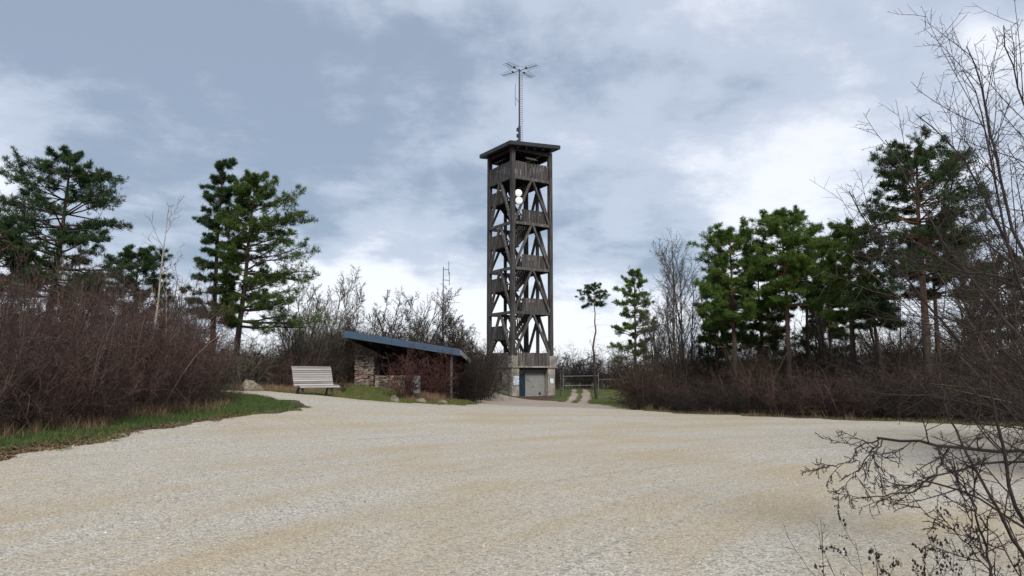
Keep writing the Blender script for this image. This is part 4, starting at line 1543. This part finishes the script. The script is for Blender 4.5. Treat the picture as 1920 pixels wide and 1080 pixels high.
rg = np.random.default_rng(77)
LT_FRONT = pts([(-40, 15.2), (100, 17.0), (230, 19.2), (330, 22.6), (375, 25.5), (372, 29), (300, 25.5), (150, 21.5), (-60, 18.5)])
LT_BACK = pts([(-90, 18.5), (60, 20.5), (200, 24), (330, 28), (372, 32.5), (300, 35), (100, 31), (-120, 26)])
sp = scatter(rg, LT_FRONT, 22, (.8, 1.1), (.9, 1.35)) + scatter(rg, LT_BACK, 26, (1.0, 1.4), (1.35, 1.95))
sp = [s for s in sp]
thicket('thicket', shA, sp, M_TWRED, 'dense reddish brown leafless thicket left of the gravel lot')
shP = [shrub_geo(160 + i, 3.3, .75, 5, 6, 5, 3, .3, .016, .09, .9, .13) for i in range(2)]
thicket('tall_shoots', shP, scatter(rg, LT_FRONT, 12, (.7, 1.0), (.9, 1.15)) + scatter(rg, LT_BACK, 12, (.8, 1.1), (1.0, 1.4)), M_TWGRY,
        'sparse pale grey shoots standing among the reddish left thicket', 'shoots')
# low brambly skirt in front of it
sk = scatter(rg, pts([(-60, 14.2), (100, 16.2), (250, 18.6), (380, 22.4), (440, 24.5), (400, 26), (300, 22.5), (100, 18), (-60, 16)]), 22, (.35, .6), (.4, .62))
thicket('bramble', shB, sk, M_TWBRN, 'low tangled brown brambles at the foot of the left thicket', 'brambles')
# behind the bench and the path
sp = scatter(rg, pts([(390, 34), (480, 34.5), (560, 37), (620, 44), (640, 48), (520, 44), (380, 38)]), 26, (.7, 1.0), (.6, 1.0))
thicket('thicket', shA[:3], sp, M_TWBRN, 'brown undergrowth behind the bench under the pair of pines')
sp = scatter(rg, pts([(640, 46), (900, 48), (905, 54), (620, 54)]), 44, (.9, 1.2), (.95, 1.7))
thicket('thicket', shA[1:], sp, M_TWDRK, 'dark leafless brush behind the shelter')
thicket('brush', shA, scatter(rg, pts([(560, 50), (640, 52), (890, 54), (900, 62), (560, 60)]), 80, (1.0, 1.4), (1.15, 1.85)), M_TWBRN, 'tall brown leafless brush rising behind the shelter roof', 'brush')
thicket('brush', shA, scatter(rg, pts([(1240, 46), (1500, 42), (1750, 39), (1960, 38), (1960, 44), (1500, 50), (1240, 52)]), 60, (1.0, 1.4), (1.2, 2.1)), M_TWBRN, 'tall brown leafless brush behind the right hand pine trunks', 'brush')
# right hedge
HG = pts([(1205, 34.6), (1300, 32.2), (1500, 28.6), (1700, 26), (1960, 23.6), (2000, 27), (1700, 29), (1500, 31.5), (1310, 35), (1220, 38)])
sp = scatter(rg, HG, 50, (.85, 1.2), (.5, 1.12))
thicket('hedge', shB, sp, M_TWDRK, 'dark leafless hedge along the right edge of the gravel lot', 'hedge')
thicket('hedge_shrubs', shA, scatter(rg, HG, 14, (.75, 1.05), (.55, .85)), M_TWRED, 'leafless shrubs standing up through the dark right hand hedge', 'hedge')
HG2 = pts([(1240, 40), (1500, 34), (1700, 31), (1980, 28), (2050, 33), (1700, 36), (1500, 39), (1260, 46)])
sp = scatter(rg, HG2, 40, (.9, 1.25), (.8, 1.7))
thicket('thicket', shA[:2], sp, M_TWBRN, 'brown leafless undergrowth between the right hand pine trunks')
# far hedge behind the fence
sp = scatter(rg, pts([(1035, 72), (1250, 70), (1300, 80), (1020, 82)]), 22, (1.2, 1.6), (1.25, 1.7))
thicket('hedge', shA[2:], sp, M_TWDRK, 'dark leafless hedge behind the rail fence', 'hedge')
# woods that close the view far behind
sp = []
for i in range(60):
    x = -95 + i * 3.3 + rg.uniform(-1, 1)
    if -12 < x < -2: continue
    sp.append((x, 92 + rg.uniform(-6, 10) - abs(x) * .18, rg.uniform(1.8, 2.4), rg.uniform(1.7, 2.9) * (1.0 if x < 25 else 1.25)))
thicket('far_wood', shF, sp, M_TWGRY, 'low grey leafless scrub far behind everything', 'wood')


# single shrubs
def shrub(px, Y, geo, mat, label, s=1.0, sz=1.0, group=None, rz=0):
    x = wx(px, Y)
    o = geo.build('bare_shrub', mat, None, True)
    o.location = (x, Y, g1(x, Y))
    o.rotation_euler = (0, 0, rz)
    o.scale = (s, s, sz)
    return tag(o, label, 'shrub', group)


shrub(760, 36.2, shrub_geo(301, 2.5, .85, 17, 9, 7, 3, .3, .02, .08, 1.3), M_TWCRIM, 'larger crimson twigged shrub in front of the shelter middle', group='red twigged shrubs')
shrub(824, 38.2, shrub_geo(302, 2.5, .6, 13, 9, 7, 3, .3, .02, .10, 1.3), M_TWCRIM, 'narrower crimson twigged shrub beside the steel shelter post', group='red twigged shrubs')
shrub(884, 42.5, shrub_geo(303, 2.9, .75, 26, 10, 7, 3, .6, .022, .06, 1.5), M_TWDRK, 'dense dark shrub between the shelter and the tower path')
shrub(905, 47, shrub_geo(304, 3.2, .6, 18, 9, 7, 3, .5, .022, .08, 1.5), M_TWBRN, 'brown shrub in front of the tower left wall')
shrub(1205, 36.5, shrub_geo(305, 3.1, .7, 24, 10, 7, 3, .6, .024, .06, 1.4), M_TWBRN, 'brown bushy shrub at the left end of the right hedge')
shrub(1178, 48, shrub_geo(306, 2.4, .55, 14, 9, 7, 3, .4, .02, .08, 1.4), M_TWCRIM, 'reddish shrub at the right end of the rail fence')
shrub(634, 36, shrub_geo(307, .95, .6, 12, 8, 6, 2, .4, .016, .06, 1.2), M_TWBRN, 'low brown shrub right behind the bench')
shrub(455, 33.5, shrub_geo(308, 2.2, .9, 14, 9, 6, 3, .5, .018, .02, 1.3), M_TWPAL, 'pale arching shrub behind the boulder')
shrub(535, 35.5, shrub_geo(309, 2.0, .9, 14, 9, 6, 3, .5, .018, .03, 1.2), M_TWRED, 'reddish shrub behind the bench backrest')


# ------------------------------------------------------------------ grass, leaves, stones
def inpoly(rng, poly, n, inner=0.0):
    poly = np.array(poly)
    lo, hi = poly.min(0), poly.max(0)
    out = np.zeros((0, 2))
    while len(out) < n:
        c = lo + rng.random((n * 2, 2)) * (hi - lo)
        sd_ = sdf_poly(c[:, 0], c[:, 1], poly) + .35 * vnoise(c[:, 0], c[:, 1], .9, 21)
        ok = sd_ < -inner
        for bare_ in (RUT1, RUT2, PATH): ok &= sdf_poly(c[:, 0], c[:, 1], bare_) > .02
        out = np.concatenate([out, c[ok]])
    return out[:n]


def blades(name, rng, polys, hrange, mat, wd, label, lean=.5, clump=.0):
    g = Geo()
    for poly, n in polys:
        p = inpoly(rng, poly, n)
        if clump:
            cl = inpoly(rng, poly, max(3, n // 40))
            j = rng.integers(0, len(cl), n)
            p = cl[j] + rng.normal(size=(n, 2)) * clump
        z = ground_z(p[:, 0], p[:, 1])
        a = rng.random(n) * 6.283
        h = rng.uniform(*hrange, n) * (1 + .35 * vnoise(p[:, 0], p[:, 1], 1.2, 8))
        w = wd * rng.uniform(.6, 1.3, n)
        B = np.stack([p[:, 0], p[:, 1], z - .01], 1)
        s = np.stack([np.cos(a), np.sin(a), np.zeros(n)], 1) * w[:, None]
        ln = rng.normal(size=(n, 2)) * lean
        tip = B + np.stack([ln[:, 0] * h, ln[:, 1] * h, h], 1)
        V = np.stack([B - s, B + s, tip], 1)
        g.add(V.reshape(-1, 3), None, np.arange(n * 3).reshape(-1, 3))
    o = g.build(name, mat)
    return tag(o, label, 'grass', kind='stuff')


rg = np.random.default_rng(5)
blades('grass', rg, [(VERGE, 42000), (MOUND, 4000)], (.05, .15), M_GRASS, .006, 'lush green grass verge along the left thicket')
blades('grass', rg, [(BANK, 42000), (LAWN, 36000)], (.05, .14), M_GRASSY, .008, 'patchy yellowish grass around the bench and on the lawn')
SPILL = pts([(-60, 11.8), (60, 13.0), (160, 14.6), (300, 17.2), (440, 20.0), (575, 23.6), (600, 24.8), (570, 24.6), (430, 20.9), (250, 17.5), (100, 15.3), (-60, 13.6)])
blades('grass', rg, [(SPILL, 4200), (pts([(520, 30.2), (640, 30.6), (760, 33.3), (880, 35.9), (880, 36.5), (750, 33.9), (640, 31.2), (540, 30.7)]), 1600)], (.03, .09), M_GRASSY, .006, 'scattered grass wisps growing out into the gravel edge', .7, .05)
blades('dry_grass', rg, [(pts([(-40, 14.6), (200, 17.6), (400, 22.0), (440, 24.5), (380, 24), (180, 19), (-40, 16.5)]), 2600), (pts([(440, 32), (560, 31.8), (620, 35), (450, 34.5)]), 3000),
                             (pts([(765, 35.4), (835, 36.3), (830, 38.4), (760, 37)]), 2600), (BANK, 1500), (HEDGEV, 500)], (.12, .42), M_DRY, .006, 'dry straw coloured grass tufts along the edges', .35, .12)
blades('grass', rg, [(HEDGEV, 1800), (pts([(1055, 60), (1110, 56), (1100, 74), (1070, 74)]), 2500)], (.05, .14), M_GRASSY, .008, 'thin strip of grass at the foot of the right hedge')


def leaf_mess():
    rng = np.random.default_rng(9)
    poly = pts([(-60, 12.0), (60, 13.2), (160, 15.0), (300, 17.6), (440, 20.4), (560, 23.9), (570, 24.6), (430, 21.2), (250, 17.8), (100, 15.7), (-60, 13.4)])
    p = inpoly(rng, poly, 5000)
    w = np.exp(-np.maximum(0, p[:, 1] - 14.5) / 3.5) + .12
    p = p[rng.random(len(p)) < w]
    n = len(p)
    z = ground_z(p[:, 0], p[:, 1]) + .014 + rng.random(n) * .02
    a = rng.random(n) * 6.283
    s = rng.uniform(.02, .05, n)
    c, q = np.cos(a), np.sin(a)
    V = np.empty((n, 4, 3))
    for k, (u, v) in enumerate(((-1, 0), (0, -.5), (1, 0), (0, .5))):
        V[:, k, 0] = p[:, 0] + s * (u * c - v * q)
        V[:, k, 1] = p[:, 1] + s * (u * q + v * c)
        V[:, k, 2] = z + rng.normal(size=n) * .012
    g = Geo(); g.add(V.reshape(-1, 3), np.arange(n * 4).reshape(-1, 4))
    tag(g.build('leaf_litter', M_LEAF), 'brown fallen leaves along the left edge of the gravel', 'leaf litter', kind='stuff')


leaf_mess()


def loose_stones():
    rng = np.random.default_rng(19)
    n0 = 36000
    Y = 4.2 + (rng.random(n0) ** 1.6) * 24
    X = rng.uniform(-.78, .78, n0) * Y
    sdl = sdf_poly(X, Y, LOT)
    dens = np.clip(.5 + .9 * vnoise(X, Y, 1.7, 31) + .4 * vnoise(X, Y, .5, 32), .05, 1)
    k = (sdl < -.1) & (rng.random(n0) < dens)
    # pale stones line the edge
    ex = (np.abs(sdl) < .45) & (rng.random(n0) < .8)
    k |= ex
    X, Y = X[k], Y[k]
    n = len(X)
    z = ground_z(X, Y) + .014
    s = rng.uniform(.005, .012, n) * np.where(rng.random(n) < .02, 1.7, 1.0)
    oct_ = np.array([[1, 0, 0], [0, 1, 0], [-1, 0, 0], [0, -1, 0], [0, 0, .8], [0, 0, -.5]])
    V = oct_[None] * s[:, None, None] * rng.uniform(.6, 1.35, (n, 6, 3))
    a = rng.random(n) * 6.283
    c, q = np.cos(a)[:, None], np.sin(a)[:, None]
    x, y = V[:, :, 0] * c - V[:, :, 1] * q, V[:, :, 0] * q + V[:, :, 1] * c
    V = np.stack([x + X[:, None], y + Y[:, None], V[:, :, 2] + z[:, None]], 2)
    f = np.array([[0, 1, 4], [1, 2, 4], [2, 3, 4], [3, 0, 4]])
    T = (np.arange(n)[:, None, None] * 6 + f[None]).reshape(-1, 3)
    g = Geo(); g.add(V.reshape(-1, 3), None, T)
    tag(g.build('gravel_stones', M_LOOSE), 'loose pale limestone chips scattered over the lot', 'gravel', kind='stuff')


loose_stones()


def stray_leaves():
    rng = np.random.default_rng(29)
    n = 420
    Y = 4.5 + rng.random(n) ** 1.4 * 18
    X = rng.uniform(-.75, .75, n) * Y
    ok = sdf_poly(X, Y, LOT) < -.2
    X, Y = X[ok], Y[ok]
    n = len(X)
    z = ground_z(X, Y) + .022
    a = rng.random(n) * 6.283
    s = rng.uniform(.008, .026, n)
    c, q = np.cos(a), np.sin(a)
    V = np.empty((n, 4, 3))
    for k, (u, v) in enumerate(((-1, 0), (0, -.45), (1, 0), (0, .45))):
        V[:, k, 0] = X + s * (u * c - v * q); V[:, k, 1] = Y + s * (u * q + v * c); V[:, k, 2] = z + rng.uniform(0, .01, n)
    g = Geo(); g.add(V.reshape(-1, 3), np.arange(n * 4).reshape(-1, 4))
    tag(g.build('stray_leaves', M_LEAF), 'scattered dead leaves blown over the open gravel', 'leaves', kind='stuff')


stray_leaves()


# ------------------------------------------------------------------ foreground shrub at the right
def poly_px(L, k=8):
    """smooth curve through the given points"""
    P = np.array([ray_at(*a) for a in L])
    Q = np.concatenate([[2 * P[0] - P[1]], P, [2 * P[-1] - P[-2]]])
    out = []
    for u in np.linspace(0, len(P) - 1 - 1e-6, 80):
        i = int(u); f = u - i
        a, b, c, d = Q[i:i + 4]
        out.append(.5 * (2 * b + (c - a) * f + (2 * a - 5 * b + 4 * c - d) * f * f + (3 * b - a - 3 * c + d) * f ** 3))
    P = np.array(out)
    d = np.concatenate([[0], np.cumsum(np.linalg.norm(np.diff(P, axis=0), axis=1))])
    t = np.linspace(0, d[-1], k)
    return np.stack([np.interp(t, d, P[:, i]) for i in range(3)], 1)


def foreground():
    rng = np.random.default_rng(23)
    rootx, rooty = 4.35, 4.6
    e = empty('bare_shrub', (rootx, rooty, g1(rootx, rooty)), 0, 'leafless foreground shrub reaching in from the right edge', 'shrub')
    off = np.array([rootx, rooty, g1(rootx, rooty)])
    root = lambda: tuple()
    k = 18
    L = []
    rr = []
    B = ray_at(2250, 1080, 4.6)

    def add(L_, r0, r1=.35):
        L.append(poly_px(L_, k)); rr.append(r0 * np.linspace(1, r1, k))
    add([(2260, 900, 4.5), (2080, 872, 4.4), (1920, 851, 4.2), (1800, 838, 4.1), (1700, 828, 4.0), (1645, 821, 3.95)], .016, .4)
    add([(1650, 822, 3.95), (1615, 835, 3.93), (1590, 862, 3.9), (1560, 875, 3.88), (1525, 868, 3.86)], .0042, .25)
    add([(1655, 823, 3.95), (1640, 860, 3.9), (1650, 900, 3.9), (1655, 930, 3.9)], .0036, .25)
    add([(1645, 825, 3.95), (1610, 880, 3.9), (1575, 925, 3.9), (1562, 935, 3.88)], .0038, .25)
    add([(2200, 1000, 4.4), (1960, 880, 4.1), (1870, 868, 4.0), (1800, 880, 3.95), (1740, 895, 3.9)], .012)
    add([(1780, 838, 4.1), (1760, 880, 4.05), (1740, 905, 4.0), (1690, 925, 4.0), (1600, 935, 4.0)], .007)
    add([(2200, 1120, 4.2), (1960, 1010, 3.9), (1860, 950, 3.8), (1790, 915, 3.8), (1720, 900, 3.8)], .011)
    add([(2000, 1180, 3.7), (1900, 1010, 3.6), (1840, 900, 3.6), (1790, 800, 3.7), (1770, 730, 3.8)], .011)
    add([(2050, 1180, 3.9), (1930, 1000, 3.9), (1880, 850, 4.0), (1860, 700, 4.2), (1880, 560, 4.3)], .013)
    add([(1900, 1180, 3.4), (1860, 1080, 3.4), (1830, 960, 3.4), (1780, 860, 3.45)], .008)
    add([(2260, 800, 5.0), (2060, 640, 5.2), (1920, 480, 5.4), (1870, 300, 5.5), (1840, 160, 5.6), (1812, 86, 5.6)], .02, .2)
    add([(2240, 760, 5.0), (2060, 500, 5.1), (1960, 300, 5.2), (1900, 130, 5.3), (1882, 48, 5.3)], .018, .2)
    add([(2260, 820, 5.2), (2060, 700, 5.5), (1900, 480, 5.9), (1820, 320, 6.1), (1740, 235, 6.2), (1718, 215, 6.2)], .02, .2)
    add([(2260, 860, 5.2), (2060, 780, 5.5), (1900, 620, 5.9), (1780, 480, 6.1), (1690, 330, 6.2), (1660, 262, 6.2)], .02, .2)
    add([(2260, 880, 5.1), (2000, 800, 5.5), (1860, 690, 5.9), (1740, 560, 6.1), (1650, 440, 6.2), (1592, 358, 6.2)], .019, .2)
    add([(2200, 900, 4.9), (1980, 700, 5.0), (1890, 500, 5.0), (1850, 330, 5.1), (1805, 130, 5.2)], .016, .2)
    add([(2200, 900, 4.8), (1990, 760, 4.9), (1880, 660, 5.0), (1790, 600, 5.1), (1700, 590, 5.1)], .014, .25)
    add([(2200, 920, 4.8), (1990, 820, 4.9), (1860, 760, 5.0), (1730, 740, 5.1), (1600, 735, 5.1)], .014, .25)
    add([(2100, 700, 5.2), (1960, 560, 5.4), (1850, 520, 5.5), (1740, 500, 5.6), (1640, 480, 5.7)], .014, .25)
    for (xa, ya, xb, yb, xc, yc, Yd) in ((1985, 1200, 1850, 980, 1748, 850, 3.7), (1940, 1200, 1800, 1010, 1690, 905, 3.5), (2060, 1200, 1965, 900, 1905, 690, 4.0),
                                         (1880, 1200, 1835, 1000, 1845, 830, 3.3)):
        add([(xa, ya, Yd), ((xa + xb) / 2 + 8, (ya + yb) / 2, Yd), (xb, yb, Yd), ((xb + xc) / 2 - 6, (yb + yc) / 2, Yd), (xc, yc, Yd)], .0048, .25)
    nl_ = len(L)
    P = np.array(L) - off
    P[:, 1:-1] += rng.normal(size=(len(L), k - 2, 3)) * .006
    P[10:, 1:-1] += np.cumsum(rng.normal(size=(len(L) - 10, k - 2, 3)) * .006, 1)
    Rr = np.array(rr)
    g = Geo(); tube(g, P, Rr, 7)
    g.build('branch', M_TWFORE, e, True)
    g = Geo()
    low = [0, 4, 6, 7, 8, 9] + list(range(nl_ - 4, nl_))
    short = [1, 2, 3, 5]
    high = list(range(10, nl_ - 4))
    sets = [grow(rng, P[low], Rr[low], 7, .3, .98, (20, 60), .24, 6, .05, .07, .5, .4, .0034),
            grow(rng, P[short], Rr[short], 8, .08, .97, (20, 55), .36, 6, -.02, .07, .6, .4, .0019),
            grow(rng, P[high], Rr[high], 11, .25, .98, (20, 60), .26, 6, .05, .06, .5, .4, .0036),
            grow(rng, P[high], Rr[high], 5, .35, .85, (12, 32), .42, 6, .06, .035, .55, .3, .0045)]
    P1, R1 = (np.concatenate([q[i] for q in sets]) for i in (0, 1))
    tube(g, P1, R1, 4)
    P2, R2 = grow(rng, P1, R1, 6, .15, .98, (30, 75), .40, 4, .03, .10, .6, .5, .0024)
    tube(g, P2, R2, 3)
    P3, R3 = grow(rng, P2, R2, 3, .1, 1, (30, 75), .45, 3, .0, .12, .7, .5, .0016)
    tube(g, P3, R3, 3)
    # buds on the twigs
    for A, B_, n, ln in ((P, Rr * .4, 18, .022), (P1, R1, 7, .03), (P2, R2, 3, .05)):
        Pb, Rb = grow(rng, A, B_, n, .3, 1, (25, 50), ln * .6, 2, .0, .0, 1.1, .6, .0022)
        Lb = np.linalg.norm(Pb[:, 1] - Pb[:, 0], axis=1, keepdims=True)
        Pb[:, 1] = Pb[:, 0] + (Pb[:, 1] - Pb[:, 0]) / np.maximum(Lb, 1e-6) * .012
        cones(g, Pb[:, 0], Pb[:, 1], np.clip(Rb[:, 0], .0018, .0034))
    g.build('twigs', M_TWFORE, e, True)


foreground()
# denser shrub a few metres behind it, rooted just outside the frame
for i, (x, Y, h, s, lab) in enumerate(((8.6, 10.8, 5.0, .8, 'tangled brown shrub at the right edge behind the foreground one'),
                                       (10.4, 13.4, 5.6, .7, 'tall brown shrub between the two tangled ones at the right edge'),
                                       (12.3, 16.5, 5.0, .6, 'tall tangled shrub at the right edge in front of the hedge end'))):
    o = shrub_geo(330 + i, h, s, 16, 10, 7, 2, .6, .028, .03, 1.1, .12).build('bare_shrub', M_TWBRN, None, True)
    o.location = (x, Y, g1(x, Y))
    tag(o, lab, 'shrub')


# withered plants in the near right corner
def dried_plant(px, base_py, top_py, Y, n, spread, seed, label, heads=True):
    rng = np.random.default_rng(seed)
    x = wx(px, Y)
    z0 = g1(x, Y)
    h = zt(top_py, Y) - z0
    e = empty('dried_plant', (x, Y, z0), 0, label, 'plant', None)
    P, Rr = stems(rng, n, h, spread, 6, .003, .06, .05, .04)
    g = Geo(); tube(g, P, Rr, 4)
    P1, R1 = grow(rng, P, Rr, 5, .5, .98, (25, 50), .25, 4, .08, .1, .6, .5, .0014)
    tube(g, P1, R1, 3)
    P2, R2 = grow(rng, P1, R1, 3, .3, 1, (25, 60), .4, 3, .05, .1, .7, .5, .0011)
    tube(g, P2, R2, 3)
    g.build('stem', M_TWFORE, e)
    if heads:
        g = Geo()
        T = np.concatenate([P1[:, -1], P2[:, -1], P2[:, -2]])
        T = np.concatenate([T, T + rng.normal(size=T.shape) * .006])
        oct_ = np.array([[1, 0, 0], [0, 1, 0], [-1, 0, 0], [0, -1, 0], [0, 0, 1.5], [0, 0, -1.2]])
        f = np.array([[0, 1, 4], [1, 2, 4], [2, 3, 4], [3, 0, 4], [1, 0, 5], [2, 1, 5], [3, 2, 5], [0, 3, 5]])
        m = len(T)
        V = T[:, None] + oct_[None] * rng.uniform(.0025, .0065, (m, 1, 1)) * rng.uniform(.6, 1.4, (m, 6, 3))
        g.add(V.reshape(-1, 3), None, (np.arange(m)[:, None, None] * 6 + f[None]).reshape(-1, 3))
        g.build('seed_heads', M_TWDRK, e)['kind'] = 'stuff'
    return e


dried_plant(1690, 1200, 985, 3.1, 9, .28, 3, 'withered plant with dark seed heads at the bottom right')
dried_plant(1840, 1200, 950, 3.0, 8, .22, 8, 'second withered plant with seed heads among the foreground branches')
dried_plant(1570, 1200, 905, 3.0, 2, .1, 6, 'thin bare stalk standing alone left of the withered plant', False)

tot = sum(len(o.data.polygons) for o in bpy.data.objects if o.type == 'MESH')
print('faces', tot)
